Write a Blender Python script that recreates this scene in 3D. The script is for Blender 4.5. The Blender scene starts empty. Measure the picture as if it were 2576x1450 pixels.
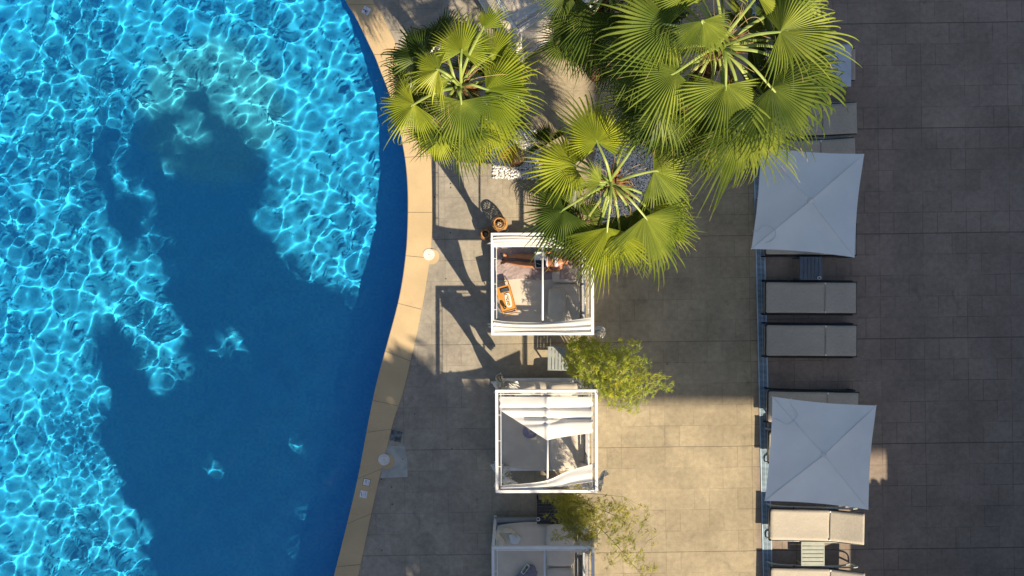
import bpy, math, random
import numpy as np
from mathutils import Vector, Matrix, noise as mnoise
from mathutils.geometry import tessellate_polygon

C = bpy.context.scene.collection
R = math.radians
CAMZ = 17.5
F = 2061.0                       # focal length in units of a 2576 px wide frame

def p(px, py, z=0.0):
    """Point of the place at height z seen at frame position (px, py) of a 2576 px wide frame."""
    k = (CAMZ - z) / F
    return Vector(((px - 1288.0) * k, -(py - 724.5) * k, z))

def s(sx, sy, z=0.0):
    return p(sx / 1.37539, sy / 1.37539, z)

SUNX, SUNY = -0.62, 0.92         # shadow offset per metre of height

# ---------------------------------------------------------------- materials
def new_mat(name):
    m = bpy.data.materials.new(name); m.use_nodes = True
    nt = m.node_tree
    for n in list(nt.nodes):
        if n.type != 'OUTPUT_MATERIAL': nt.nodes.remove(n)
    return m, nt, [n for n in nt.nodes if n.type == 'OUTPUT_MATERIAL'][0]

class NB:
    """tiny node helper"""
    def __init__(self, nt): self.nt = nt
    def n(self, t, **kw):
        nd = self.nt.nodes.new(t)
        for k, v in kw.items(): setattr(nd, k, v)
        return nd
    def link(self, a, b): self.nt.links.new(a, b)
    def m(self, op, a, b=None, c=None):
        nd = self.n('ShaderNodeMath', operation=op)
        for i, v in enumerate((a, b, c)):
            if v is None: continue
            if isinstance(v, (int, float)): nd.inputs[i].default_value = v
            else: self.link(v, nd.inputs[i])
        return nd.outputs[0]
    def mix(self, f, a, b, mode='MIX'):
        nd = self.n('ShaderNodeMix', data_type='RGBA', blend_type=mode)
        for i, v in ((0, f), (6, a), (7, b)):
            if isinstance(v, (int, float)): nd.inputs[i].default_value = v
            elif isinstance(v, tuple): nd.inputs[i].default_value = (*v[:3], 1)
            else: self.link(v, nd.inputs[i])
        return nd.outputs[2]
    def noise(self, vec, scale, detail=3, rough=.55, dist=0.0):
        nd = self.n('ShaderNodeTexNoise'); nd.inputs['Scale'].default_value = scale
        nd.inputs['Detail'].default_value = detail; nd.inputs['Roughness'].default_value = rough
        nd.inputs['Distortion'].default_value = dist
        if vec is not None: self.link(vec, nd.inputs['Vector'])
        return nd.outputs[0]
    def ramp(self, f, a, b, lo=0.0, hi=1.0):
        nd = self.n('ShaderNodeMapRange'); nd.interpolation_type = 'SMOOTHSTEP'
        nd.inputs[1].default_value = a; nd.inputs[2].default_value = b
        nd.inputs[3].default_value = lo; nd.inputs[4].default_value = hi
        self.link(f, nd.inputs[0]); return nd.outputs[0]
    def bump(self, h, strength=.3, dist=.01):
        nd = self.n('ShaderNodeBump'); nd.inputs['Strength'].default_value = strength
        nd.inputs['Distance'].default_value = dist; self.link(h, nd.inputs['Height'])
        return nd.outputs[0]

def mat(name, col, rough=.6, var=.12, scale=6.0, metal=0.0, bump=.15, bscale=60.0, transl=0.0, tcol=None, col2=None, spec=.5):
    m, nt, out = new_mat(name); b = NB(nt)
    tc = b.n('ShaderNodeTexCoord').outputs['Object']
    c2 = col2 if col2 else tuple(max(0, c * (1 - 2.2 * var)) for c in col)
    f = b.ramp(b.noise(tc, scale, 4), .3, .7)
    cc = b.mix(f, tuple(min(1, c * (1 + var * .6)) for c in col), c2)
    pr = b.n('ShaderNodeBsdfPrincipled')
    b.link(cc, pr.inputs['Base Color']); pr.inputs['Roughness'].default_value = rough
    pr.inputs['Metallic'].default_value = metal
    pr.inputs['Specular IOR Level'].default_value = spec
    bm = None
    if bump:
        bm = b.bump(b.noise(tc, bscale, 2), bump, .004); b.link(bm, pr.inputs['Normal'])
    res = pr.outputs[0]
    if transl > 0:
        tr = b.n('ShaderNodeBsdfTranslucent')
        if tcol: tr.inputs[0].default_value = (*tcol, 1)
        else: b.link(cc, tr.inputs[0])
        mx = b.n('ShaderNodeMixShader'); mx.inputs[0].default_value = transl
        b.link(res, mx.inputs[1]); b.link(tr.outputs[0], mx.inputs[2]); res = mx.outputs[0]
    b.link(res, out.inputs[0])
    return m

# ---------------------------------------------------------------- mesh builder
def frame_from(d, up=Vector((0, 0, 1))):
    d = d.normalized()
    if abs(d.dot(up)) > .98: up = Vector((1, 0, 0))
    a = d.cross(up).normalized(); return a, d.cross(a).normalized()

class MB:
    def __init__(self): self.v = []; self.f = []; self.mi = []
    def add(self, vs, fs, mi=0):
        o = len(self.v); self.v.extend([tuple(x) for x in vs])
        self.f.extend([tuple(i + o for i in f) for f in fs]); self.mi.extend([mi] * len(fs))
    def box(self, c, size, rot=0.0, mi=0, bev=0.0, M=None):
        sx, sy, sz = [a / 2 for a in size]
        if bev <= 0:
            vs = [Vector((x, y, z)) for z in (-sz, sz) for x, y in ((-sx, -sy), (sx, -sy), (sx, sy), (-sx, sy))]
            fs = [(3, 2, 1, 0), (4, 5, 6, 7), (0, 1, 5, 4), (1, 2, 6, 5), (2, 3, 7, 6), (3, 0, 4, 7)]
        else:
            b_ = min(bev, sx * .9, sy * .9, sz * .9); vs = []; fs = []
            rings = [(-sz, b_), (-sz + b_, 0), (sz - b_, 0), (sz, b_)]
            for z, ins in rings:
                x1, y1 = sx - ins, sy - ins
                q = b_ if ins == 0 else b_ * .4
                for x, y in ((-x1 + q, -y1), (x1 - q, -y1), (x1, -y1 + q), (x1, y1 - q), (x1 - q, y1), (-x1 + q, y1), (-x1, y1 - q), (-x1, -y1 + q)):
                    vs.append(Vector((x, y, z)))
            for r_ in range(3):
                for i in range(8):
                    j = (i + 1) % 8; fs.append((r_ * 8 + i, r_ * 8 + j, r_ * 8 + 8 + j, r_ * 8 + 8 + i))
            fs.append(tuple(range(7, -1, -1))); fs.append(tuple(range(24, 32)))
        m = Matrix.Rotation(rot, 3, 'Z') if M is None else M
        c = Vector(c); self.add([m @ v + c for v in vs], fs, mi)
    def tube(self, pts, rad, n=8, mi=0, caps=True):
        pts = [Vector(q) for q in pts]; m = len(pts)
        if not hasattr(rad, '__len__'): rad = [rad] * m
        vs = []; fs = []; a = b = None
        for i, q in enumerate(pts):
            d = (pts[min(i + 1, m - 1)] - pts[max(i - 1, 0)])
            if d.length < 1e-9: d = Vector((0, 0, 1))
            d.normalize()
            if a is None: a, b = frame_from(d)
            else:
                a = (a - d * a.dot(d))
                if a.length < 1e-6: a, b = frame_from(d)
                a.normalize(); b = d.cross(a).normalized()
            for k in range(n):
                t = 2 * math.pi * k / n; vs.append(q + (a * math.cos(t) + b * math.sin(t)) * rad[i])
        for i in range(m - 1):
            for k in range(n):
                j = (k + 1) % n; fs.append((i * n + k, i * n + j, i * n + n + j, i * n + n + k))
        if caps: fs.append(tuple(range(n - 1, -1, -1))); fs.append(tuple(range((m - 1) * n, m * n)))
        self.add(vs, fs, mi)
    def lathe(self, prof, c=(0, 0, 0), n=24, mi=0, caps=True):
        vs = []; fs = []; c = Vector(c)
        for r_, z in prof:
            for k in range(n):
                t = 2 * math.pi * k / n; vs.append(c + Vector((r_ * math.cos(t), r_ * math.sin(t), z)))
        for i in range(len(prof) - 1):
            for k in range(n):
                j = (k + 1) % n; fs.append((i * n + k, i * n + j, i * n + n + j, i * n + n + k))
        if caps:
            fs.append(tuple(range(n - 1, -1, -1))); m = len(prof); fs.append(tuple(range((m - 1) * n, m * n)))
        self.add(vs, fs, mi)
    def grid(self, fn, nu, nv, mi=0):
        vs = [fn(i / nu, j / nv) for j in range(nv + 1) for i in range(nu + 1)]
        fs = [(j * (nu + 1) + i, j * (nu + 1) + i + 1, (j + 1) * (nu + 1) + i + 1, (j + 1) * (nu + 1) + i) for j in range(nv) for i in range(nu)]
        self.add(vs, fs, mi)
    def ell(self, c, r, M=None, nu=12, nv=8, mi=0):
        c = Vector(c); vs = []; fs = []
        for j in range(nv + 1):
            ph = math.pi * j / nv
            for i in range(nu):
                t = 2 * math.pi * i / nu
                v = Vector((r[0] * math.sin(ph) * math.cos(t), r[1] * math.sin(ph) * math.sin(t), r[2] * math.cos(ph)))
                vs.append((M @ v if M is not None else v) + c)
        for j in range(nv):
            for i in range(nu):
                k = (i + 1) % nu; fs.append((j * nu + i, (j + 1) * nu + i, (j + 1) * nu + k, j * nu + k))
        self.add(vs, fs, mi)
    def poly(self, pts2, z0, z1, mi=0):
        """prism over a 2-D outline"""
        n = len(pts2)
        tr = tessellate_polygon([[Vector((x, y, 0)) for x, y in pts2]])
        self.add([(x, y, z0) for x, y in pts2] + [(x, y, z1) for x, y in pts2],
                 [tuple(i + n for i in t) for t in tr] + [tuple(reversed(t)) for t in tr] + [(i, (i + 1) % n, (i + 1) % n + n, i + n) for i in range(n)], mi)
    def build(self, name, mats, parent=None, smooth=False, loc=None):
        me = bpy.data.meshes.new(name)
        vs = self.v
        if loc is not None: vs = [(x - loc[0], y - loc[1], z - loc[2]) for x, y, z in vs]
        me.from_pydata(vs, [], self.f)
        if not isinstance(mats, (list, tuple)): mats = [mats]
        for m in mats: me.materials.append(m)
        if len(mats) > 1: me.polygons.foreach_set('material_index', self.mi)
        if smooth: me.polygons.foreach_set('use_smooth', [True] * len(me.polygons))
        me.update()
        o = bpy.data.objects.new(name, me); C.objects.link(o)
        if loc is not None: o.location = loc
        if parent is not None:
            o.parent = parent
            if loc is None:      # geometry was given in world space
                off = Vector((0, 0, 0)); q = parent
                while q is not None: off += q.location; q = q.parent
                o.location = -off
        return o

def tag(o, label=None, cat=None, group=None, kind=None):
    if label: o['label'] = label
    if cat: o['category'] = cat
    if group: o['group'] = group
    if kind: o['kind'] = kind
    return o

def thing(name, label, cat, loc=(0, 0, 0), rot=0.0, group=None):
    o = bpy.data.objects.new(name, None); C.objects.link(o)
    o.empty_display_size = .1
    o.location = loc; o.rotation_euler = (0, 0, rot)
    return tag(o, label, cat, group)

def local(o, parent):          # geometry given in the parent's own space
    o.parent = parent; o.location = (0, 0, 0); return o

def children(o): return [c for c in bpy.data.objects if c.parent == o]
def copy_tree(o, parent=None):
    c = o.copy(); C.objects.link(c)
    if parent is not None: c.parent = parent
    for ch in children(o): copy_tree(ch, c)
    return c

def lerp(a, b, t): return a + (b - a) * t
def smooth(pts, n=8):
    """Catmull-Rom through points"""
    pts = [Vector(q) for q in pts]; out = []
    for i in range(len(pts) - 1):
        a = pts[max(i - 1, 0)]; b = pts[i]; c = pts[i + 1]; d = pts[min(i + 2, len(pts) - 1)]
        for k in range(n):
            t = k / n
            out.append(.5 * ((2 * b) + (c - a) * t + (2 * a - 5 * b + 4 * c - d) * t * t + (3 * b - a - 3 * c + d) * t ** 3))
    out.append(pts[-1]); return out
SUN_STRENGTH = 5.0
SKY_STRENGTH = .073
EXPOSURE = 0.65
POOL_COL = (.05, .60, 1.0); POOL_COL2 = (.012, .44, .96)
TEAL_COL = (.10, .66, .92); TEAL_COL2 = (.05, .50, .80)
WAVE_N, WAVE_L0, WAVE_L1, WAVE_A = 72, .17, .95, .0285
DECK_A = (.31, .285, .24); DECK_B = (.335, .285, .195); DECK_C = (.265, .215, .175)
COPING = (.60, .46, .27)
TOWER_Y = -2.45
SHADE_TREES = [
    ('broad leafy tree whose shade fills the middle of the pool', [(540, 540, 90, 1), (600, 640, 110, 1), (700, 745, 95, 1), (830, 835, 95, 1), (560, 740, 130, 1), (620, 880, 150, 1), (760, 920, 150, 1), (900, 930, 120, 1)], 12.0, (2.5, -14.5, 0), 1, 1000),
    ('broad leafy tree shading the lower pool and coping', [(560, 1080, 140, 1), (700, 1100, 150, 1), (850, 1080, 150, 1), (1000, 1000, 110, 1), (480, 1250, 130, 1), (640, 1290, 150, 1), (800, 1280, 150, 1), (950, 1200, 140, 1)], 11.0, (4.0, -17.0, 0), 2, 1000),
    ('broad leafy tree shading the concrete left of the day beds', [(1080, 1060, 105, 1), (1150, 1160, 120, 1), (1270, 1140, 90, .9), (1080, 1250, 130, 1), (1230, 1280, 120, 1), (1330, 1290, 85, .9), (1300, 1400, 110, 1), (1150, 1390, 130, 1), (1220, 1030, 70, .9)], 10.0, (6.5, -16.5, 0), 3, 1000),
    ('broad leafy tree shading the bottom edge of the deck', [(500, 1420, 130, 1), (680, 1450, 140, 1), (860, 1420, 120, 1), (1010, 1340, 90, .9), (990, 1450, 60, .5), (1200, 1500, 130, 1), (1350, 1500, 90, 1), (330, 1110, 75, .9), (295, 905, 55, 1), (330, 980, 62, 1), (370, 1060, 70, 1), (400, 1240, 80, 1), (430, 1090, 80, 1), (370, 1190, 60, .8)], 10.5, (2.0, -20.0, 0), 4, 1000),
]
TALL_PALMS = [
    ('tall fan palm whose crown shadow reaches farthest into the pool', 485, 400, 12.5, (2.6, -11.5, 0), 3),
    ('tall fan palm shadowing the pool beside its lit tongue', 395, 475, 12.0, (0.9, -12.5, 0), 4),
    ('tall fan palm shadowing the pool right of the platform', 560, 520, 11.0, (3.6, -10.5, 0), 5),
]

LIGHT_GAPS = [(600, 868, 46), (560, 890, 35), (640, 930, 19), (768, 1130, 32), (790, 1165, 16), (648, 1195, 16), (770, 1305, 27), (750, 1395, 30), (885, 855, 19), (720, 650, 22), (700, 610, 19), (598, 655, 14), (765, 1250, 16), (500, 1200, 19), (545, 1300, 16),
              (985, 1010, 19), (1012, 1080, 14), (930, 1400, 30), (1040, 1440, 22), (960, 1430, 16), (1150, 1120, 12), (1180, 1190, 11), (1190, 1290, 9), (1215, 1170, 9), (925, 1330, 16), (1090, 1010, 9)]
# ================================================================ light, sky, camera
scn = bpy.context.scene
w = bpy.data.worlds.new("World"); scn.world = w; w.use_nodes = True
nt = w.node_tree; bgn = [n for n in nt.nodes if n.type == 'BACKGROUND'][0]
sky = nt.nodes.new('ShaderNodeTexSky'); sky.sky_type = 'NISHITA'; sky.sun_disc = False
SUN_AZ = math.atan2(-SUNX, -SUNY)               # clockwise from +Y
ELEV = math.atan(1 / math.hypot(SUNX, SUNY))
sky.sun_elevation = ELEV; sky.sun_rotation = SUN_AZ
sky.air_density = 1.0; sky.dust_density = 1.6; sky.ozone_density = 1.0
nt.links.new(sky.outputs[0], bgn.inputs[0]); bgn.inputs[1].default_value = SKY_STRENGTH
sl = bpy.data.lights.new('sun', 'SUN'); sl.energy = SUN_STRENGTH; sl.angle = R(.53); sl.color = (1.0, .83, .60)
so = bpy.data.objects.new('sun', sl); C.objects.link(so)
so.rotation_euler = Vector((-SUNX, -SUNY, 1)).to_track_quat('Z', 'Y').to_euler()
so.location = (10, -17, 30)
sl.cycles.is_caustics_light = True
cam = bpy.data.cameras.new('camera'); co = bpy.data.objects.new('camera', cam); C.objects.link(co)
co.location = (0, 0, CAMZ); cam.sensor_width = 36; cam.lens = 36 * F / 2576; cam.clip_end = 500; cam.clip_start = .1
scn.camera = co
scn.view_settings.view_transform = 'Standard'; scn.view_settings.look = 'None'
scn.view_settings.exposure = EXPOSURE; scn.view_settings.gamma = 1
scn.cycles.use_denoising = True
scn.cycles.glossy_bounces = 0; scn.cycles.max_bounces = 8; scn.cycles.transparent_max_bounces = 8
scn.cycles.sample_clamp_indirect = 4; scn.cycles.sample_clamp_direct = 0

# ================================================================ pool
INNER = [(1150, -120), (1199, 0), (1229, 50), (1250, 90), (1275, 142), (1302, 198), (1322, 250), (1340, 295), (1362, 360), (1383, 432), (1398, 506), (1408, 570), (1414, 650),
         (1415, 728), (1413, 800), (1409, 865), (1397, 962), (1378, 1059), (1341, 1197), (1307, 1325), (1279, 1458), (1245, 1637), (1210, 1788), (1159, 1994), (1120, 2150)]
OUTER = [(1225, -130), (1290, 0), (1315, 40), (1341, 92), (1361, 132), (1389, 195), (1412, 240), (1432, 290), (1452, 350), (1470, 425), (1485, 500), (1492, 565), (1495, 650),
         (1496, 728), (1495, 800), (1489, 872), (1476, 972), (1457, 1080), (1425, 1230), (1393, 1360), (1362, 1455), (1325, 1605), (1290, 1752), (1240, 1990), (1205, 2145)]
inn = [s(x, y) for x, y in INNER]; outr = [s(x, y) for x, y in OUTER]
inn_s = smooth(inn, 5); out_s = smooth(outr, 5)
POOL_L, POOL_T, POOL_B = -13.2, 8.4, -8.4
inn_full = [Vector((inn_s[0].x - .6, POOL_T, 0))] + inn_s + [Vector((inn_s[-1].x - .4, POOL_B, 0))]
out_full = [Vector((out_s[0].x - .6, POOL_T + .5, 0))] + out_s + [Vector((out_s[-1].x - .4, POOL_B - .5, 0))]
pool_poly = [(v.x, v.y) for v in inn_full] + [(POOL_L, POOL_B), (POOL_L, POOL_T)]
hole_poly = [(v.x, v.y) for v in out_full] + [(POOL_L - .5, POOL_B - .5), (POOL_L - .5, POOL_T + .5)]
DEPTH = -1.5

def tile_mat(name, base, dark, grout, rough=.35, fade=None):
    m, nt, out = new_mat(name); b = NB(nt)
    tc = b.n('ShaderNodeTexCoord').outputs['Object']
    sep = b.n('ShaderNodeSeparateXYZ'); b.link(tc, sep.inputs[0])
    cells = b.n('ShaderNodeVectorMath', operation='SNAP'); b.link(tc, cells.inputs[0]); cells.inputs[1].default_value = (.05, .05, .05)
    wn = b.n('ShaderNodeTexWhiteNoise', noise_dimensions='3D'); b.link(cells.outputs[0], wn.inputs[0])
    big = b.ramp(b.noise(tc, .35, 3), .35, .65)
    c = b.mix(b.m('MULTIPLY', wn.outputs[0], .7), base, dark)
    c = b.mix(b.m('MULTIPLY', big, .35), c, dark)
    if fade:        # the teal tiles thin out into the blue ones towards the rim
        cen, r0, r1, b2, d2 = fade
        sub = b.n('ShaderNodeVectorMath', operation='DISTANCE'); b.link(tc, sub.inputs[0]); sub.inputs[1].default_value = cen
        ff = b.ramp(b.m('ADD', sub.outputs['Value'], b.m('MULTIPLY', b.m('SUBTRACT', b.noise(tc, 1.2, 4), .5), 1.1)), r0, r1)
        cb = b.mix(b.m('MULTIPLY', wn.outputs[0], .7), b2, d2); cb = b.mix(b.m('MULTIPLY', big, .35), cb, d2)
        c = b.mix(ff, c, cb)
    pr = b.n('ShaderNodeBsdfPrincipled'); b.link(c, pr.inputs['Base Color']); pr.inputs['Roughness'].default_value = rough
    b.link(pr.outputs[0], out.inputs[0]); return m
M_floor = tile_mat('pool_mosaic', POOL_COL, POOL_COL2, (.1, .3, .5))
M_teal = tile_mat('pool_mosaic_teal', TEAL_COL, TEAL_COL2, (.1, .3, .5), fade=(tuple(p(545, 285, DEPTH)), 1.25, 1.95, POOL_COL, POOL_COL2))

mb = MB()
tr = tessellate_polygon([[Vector((x, y, 0)) for x, y in pool_poly]])
mb.add([(x, y, DEPTH) for x, y in pool_poly], tr)
n = len(pool_poly)
mb.add([(x, y, DEPTH) for x, y in pool_poly] + [(x, y, -.005) for x, y in pool_poly], [(i, (i + 1) % n, (i + 1) % n + n, i + n) for i in range(n)])
pf = mb.build('pool_basin', M_floor); tag(pf, kind='structure')
pf.cycles.is_caustics_receiver = True
# raised round platform of teal mosaic in the middle of the pool
mb = MB()
ca = p(545, 285, DEPTH); ring = []
for k in range(72):
    t = 2 * math.pi * k / 72
    rr = 1.0 + .07 * math.sin(3 * t + .6) + .04 * math.sin(5 * t)
    ring.append((ca.x + math.cos(t) * 1.93 * rr * 1.06, ca.y + math.sin(t) * 1.98 * rr))
mb.poly(ring, DEPTH - .01, DEPTH + .004)
pt = mb.build('pool_platform', M_teal); tag(pt, kind='structure'); pt.cycles.is_caustics_receiver = True

# water: a rippled refracting surface
def wave_height(X, Y):
    rng = np.random.RandomState(7)
    H = np.zeros_like(X)
    wob = .25 * np.sin(X * .9 + 1.3 * np.sin(Y * .7)) + .25 * np.sin(Y * 1.1 + 1.1 * np.sin(X * .8 + 2))
    for i in range(WAVE_N):
        lam = WAVE_L0 * (WAVE_L1 / WAVE_L0) ** rng.rand()
        th = rng.rand() * 2 * math.pi
        k = 2 * math.pi / lam
        a = lam ** 1.7
        ph = rng.rand() * 6.28
        H += a * np.sin(k * (X * math.cos(th) + Y * math.sin(th)) + ph + wob * (2.0 * rng.rand()))
    H /= math.sqrt(WAVE_N)
    amp = 1 + .22 * np.sin(X * .55 + 1) * np.sin(Y * .5 + .4) + .18 * np.sin(X * 1.7 + 2 * np.sin(Y * .9)) * np.sin(Y * 1.4 + 1)
    # a jet stirring the water in the lower left corner
    c = p(215, 1230, -.1)
    d2 = ((X - c.x) / 1.0) ** 2 + ((Y - c.y) / 1.2) ** 2
    jet = np.exp(-d2)
    J = np.zeros_like(X)
    for i in range(22):
        lam = .09 + .14 * rng.rand(); th = rng.rand() * 6.28; k = 2 * math.pi / lam
        J += lam ** 1.5 * np.sin(k * (X * math.cos(th) + Y * math.sin(th)) + rng.rand() * 6.28)
    return WAVE_A * (H * amp * (1 - .3 * jet) + .16 * J * jet)
x0, x1, y0, y1 = POOL_L - .05, -2.0, POOL_B - .05, POOL_T + .05
st = .022
nx, ny = int((x1 - x0) / st), int((y1 - y0) / st)
X, Y = np.meshgrid(np.linspace(x0, x1, nx), np.linspace(y0, y1, ny))
Z = wave_height(X, Y) - .13
co_ = np.stack([X, Y, Z], -1).reshape(-1, 3).astype(np.float32)
idx = np.arange(nx * ny).reshape(ny, nx)
q = np.stack([idx[:-1, :-1], idx[:-1, 1:], idx[1:, 1:], idx[1:, :-1]], -1).reshape(-1, 4)
# keep only quads inside the pool outline
innx = np.interp(Y[:-1, :-1].ravel(), [v.y for v in reversed(inn_full)], [v.x for v in reversed(inn_full)])
q = q[X[:-1, :-1].ravel() < innx + .03]
me = bpy.data.meshes.new('pool_water')
me.vertices.add(len(co_)); me.vertices.foreach_set('co', co_.ravel())
me.loops.add(q.size); me.loops.foreach_set('vertex_index', q.ravel().astype(np.int32))
me.polygons.add(len(q)); me.polygons.foreach_set('loop_start', np.arange(0, q.size, 4, dtype=np.int32))
me.polygons.foreach_set('use_smooth', np.ones(len(q), bool))
me.update(calc_edges=True)
m, nt, out = new_mat('water'); b = NB(nt)
g = b.n('ShaderNodeBsdfGlass'); g.inputs['IOR'].default_value = 1.333; g.inputs['Roughness'].default_value = 0.0; g.inputs[0].default_value = (.88, .98, 1.0, 1)
b.link(g.outputs[0], out.inputs[0])
me.materials.append(m)
wo = bpy.data.objects.new('pool_water', me); C.objects.link(wo); tag(wo, kind='structure')
wo.cycles.is_caustics_caster = True

# ================================================================ deck
def deck_mat():
    m, nt, out = new_mat('deck_pavers'); b = NB(nt)
    tcn = b.n('ShaderNodeTexCoord').outputs['Object']
    mp = b.n('ShaderNodeMapping'); mp.inputs['Rotation'].default_value = (0, 0, R(-.75)); b.link(tcn, mp.inputs[0])
    # hand-laid: joints wander a little
    wv = b.n('ShaderNodeTexNoise'); wv.inputs['Scale'].default_value = .8; b.link(mp.outputs[0], wv.inputs['Vector'])
    off = b.n('ShaderNodeVectorMath', operation='MULTIPLY_ADD'); b.link(wv.outputs[1], off.inputs[0]); off.inputs[1].default_value = (.02, .02, 0); b.link(mp.outputs[0], off.inputs[2])
    sp = b.n('ShaderNodeSeparateXYZ'); b.link(off.outputs[0], sp.inputs[0])
    x, y = sp.outputs[0], sp.outputs[1]
    RH, PER, BIG = .449, .9285, .614
    yy = b.m('DIVIDE', b.m('ADD', y, 30 * RH - .168), RH); row = b.m('FLOOR', yy); fy = b.m('MULTIPLY', b.m('FRACT', yy), RH)
    par = b.m('FLOORED_MODULO', row, 2)
    xx = b.m('DIVIDE', b.m('ADD', b.m('ADD', x, 40 * PER + .17), b.m('MULTIPLY', par, .31)), PER)
    col = b.m('FLOOR', xx); fx = b.m('MULTIPLY', b.m('FRACT', xx), PER)
    d1 = b.m('MINIMUM', fx, b.m('ABSOLUTE', b.m('SUBTRACT', fx, BIG)))
    d1 = b.m('MINIMUM', d1, b.m('SUBTRACT', PER, fx))
    dy = b.m('MINIMUM', fy, b.m('SUBTRACT', RH, fy))
    jn = b.noise(tcn, 1.1, 2)
    dj = b.m('MINIMUM', d1, dy)
    # wide expansion joints every few rows
    e = b.m('ABSOLUTE', b.m('SUBTRACT', b.m('FLOORED_MODULO', b.m('ADD', y, 20 * 2.245 - 1.066), 2.245), .0))
    e = b.m('MINIMUM', e, b.m('SUBTRACT', 2.245, e))
    line = b.m('MULTIPLY', b.ramp(dj, .0035, .0105, 1, 0), b.ramp(jn, .38, .62, .15, 1))
    eline = b.ramp(e, .005, .013, 1, 0)
    anyline = b.m('MAXIMUM', line, b.m('MULTIPLY', eline, 1.5))
    big = b.m('GREATER_THAN', fx, BIG)
    cmb = b.n('ShaderNodeCombineXYZ'); b.link(row, cmb.inputs[0]); b.link(col, cmb.inputs[1]); b.link(big, cmb.inputs[2])
    wn = b.n('ShaderNodeTexWhiteNoise', noise_dimensions='3D'); b.link(cmb.outputs[0], wn.inputs[0])
    spw = b.n('ShaderNodeSeparateXYZ'); b.link(tcn, spw.inputs[0])
    # the stone differs by zone: grey worn concrete near the pool, tan pavers behind the beds, brown past the drain
    zn = b.m('ADD', spw.outputs[0], b.m('MULTIPLY', b.noise(tcn, .9, 4), .9))
    z1 = b.ramp(zn, -1.2, 1.6)
    z2 = b.ramp(spw.outputs[0], 5.15, 5.3)
    c = b.mix(z1, DECK_A, DECK_B); c = b.mix(z2, c, DECK_C)
    n1 = b.ramp(b.noise(tcn, .9, 6, .62), .25, .75, .80, 1.18)
    n2 = b.ramp(b.noise(tcn, 9, 5, .7), .25, .75, .84, 1.14)
    n3 = b.ramp(b.noise(tcn, 130, 3, .8), .2, .8, .74, 1.26)
    pv = b.ramp(wn.outputs[0], 0, 1, .95, 1.05)
    f = b.m('MULTIPLY', b.m('MULTIPLY', n1, n2), b.m('MULTIPLY', n3, pv))
    sc = b.n('ShaderNodeVectorMath', operation='SCALE'); b.link(c, sc.inputs[0]); b.link(f, sc.inputs[3])
    # rusty and damp stains of their own shape
    stn = b.ramp(b.noise(tcn, 2.3, 6, .7, .6), .56, .74)
    c = b.mix(b.m('MULTIPLY', stn, .42), sc.outputs[0], (.10, .088, .08))
    grime = b.m('MULTIPLY', b.ramp(zn, -1.6, .6, 1, 0), b.ramp(b.noise(tcn, 1.7, 7, .72, .8), .42, .70))
    c = b.mix(b.m('MULTIPLY', grime, .45), c, (.12, .115, .11))
    dots = b.n('ShaderNodeTexVoronoi'); dots.inputs['Scale'].default_value = 1.3; b.link(tcn, dots.inputs['Vector'])
    c = b.mix(b.m('MULTIPLY', b.ramp(dots.outputs[0], .012, .03, 1, 0), .6), c, (.05, .04, .035))
    jz = b.ramp(spw.outputs[0], 4.9, 5.3, .26, .46)
    c = b.mix(b.m('MULTIPLY', anyline, jz), c, (.04, .034, .03))
    pr = b.n('ShaderNodeBsdfPrincipled'); b.link(c, pr.inputs['Base Color']); pr.inputs['Roughness'].default_value = .85
    h = b.m('ADD', b.m('MULTIPLY', anyline, -1.0), b.m('MULTIPLY', b.noise(tcn, 70, 5, .7), .9))
    b.link(b.bump(h, .45, .006), pr.inputs['Normal'])
    b.link(pr.outputs[0], out.inputs[0]); return m
M_deck = deck_mat()
big = [Vector((-70, -70, 0)), Vector((70, -70, 0)), Vector((70, 70, 0)), Vector((-70, 70, 0))]
hole = [Vector((x, y, 0)) for x, y in hole_poly]
tr = tessellate_polygon([big, hole])
mb = MB(); allp = big + hole; mb.add(allp, tr)
dk = mb.build('pool_deck', M_deck); tag(dk, kind='structure')
for pl in dk.data.polygons:
    if pl.normal.z < 0: pl.flip()

# coping: sandstone slabs butted with open joints
M_cop = mat('sandstone', COPING, .8, .10, 3.0, bump=.35, bscale=160)
def cop_mat():
    m, nt, out = new_mat('coping_sandstone'); b = NB(nt)
    tc = b.n('ShaderNodeTexCoord').outputs['Object']
    c = b.mix(b.ramp(b.noise(tc, 1.3, 5), .3, .7), COPING, tuple(v * .84 for v in COPING))
    c = b.mix(b.m('MULTIPLY', b.ramp(b.noise(tc, 170, 3, .8), .35, .7), .38), c, tuple(v * .55 for v in COPING))
    c = b.mix(b.m('MULTIPLY', b.ramp(b.noise(tc, 4, 6, .7), .58, .75), .35), c, (.42, .22, .12))
    pr = b.n('ShaderNodeBsdfPrincipled'); b.link(c, pr.inputs['Base Color']); pr.inputs['Roughness'].default_value = .85
    b.link(b.bump(b.noise(tc, 150, 3), .4, .004), pr.inputs['Normal']); b.link(pr.outputs[0], out.inputs[0]); return m
M_cop = cop_mat()
mb = MB()
joints_src = [18, 190, 365, 545, 735, 885, 1050, 1215, 1385, 1495, 1655, 1810, 1960]   # y of the joints on the inner edge
jy = [s(0, v).y for v in joints_src]
N_ = len(inn_full)
def cross(i, dz=0): return inn_full[i], out_full[i]
cuts = []
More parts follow.
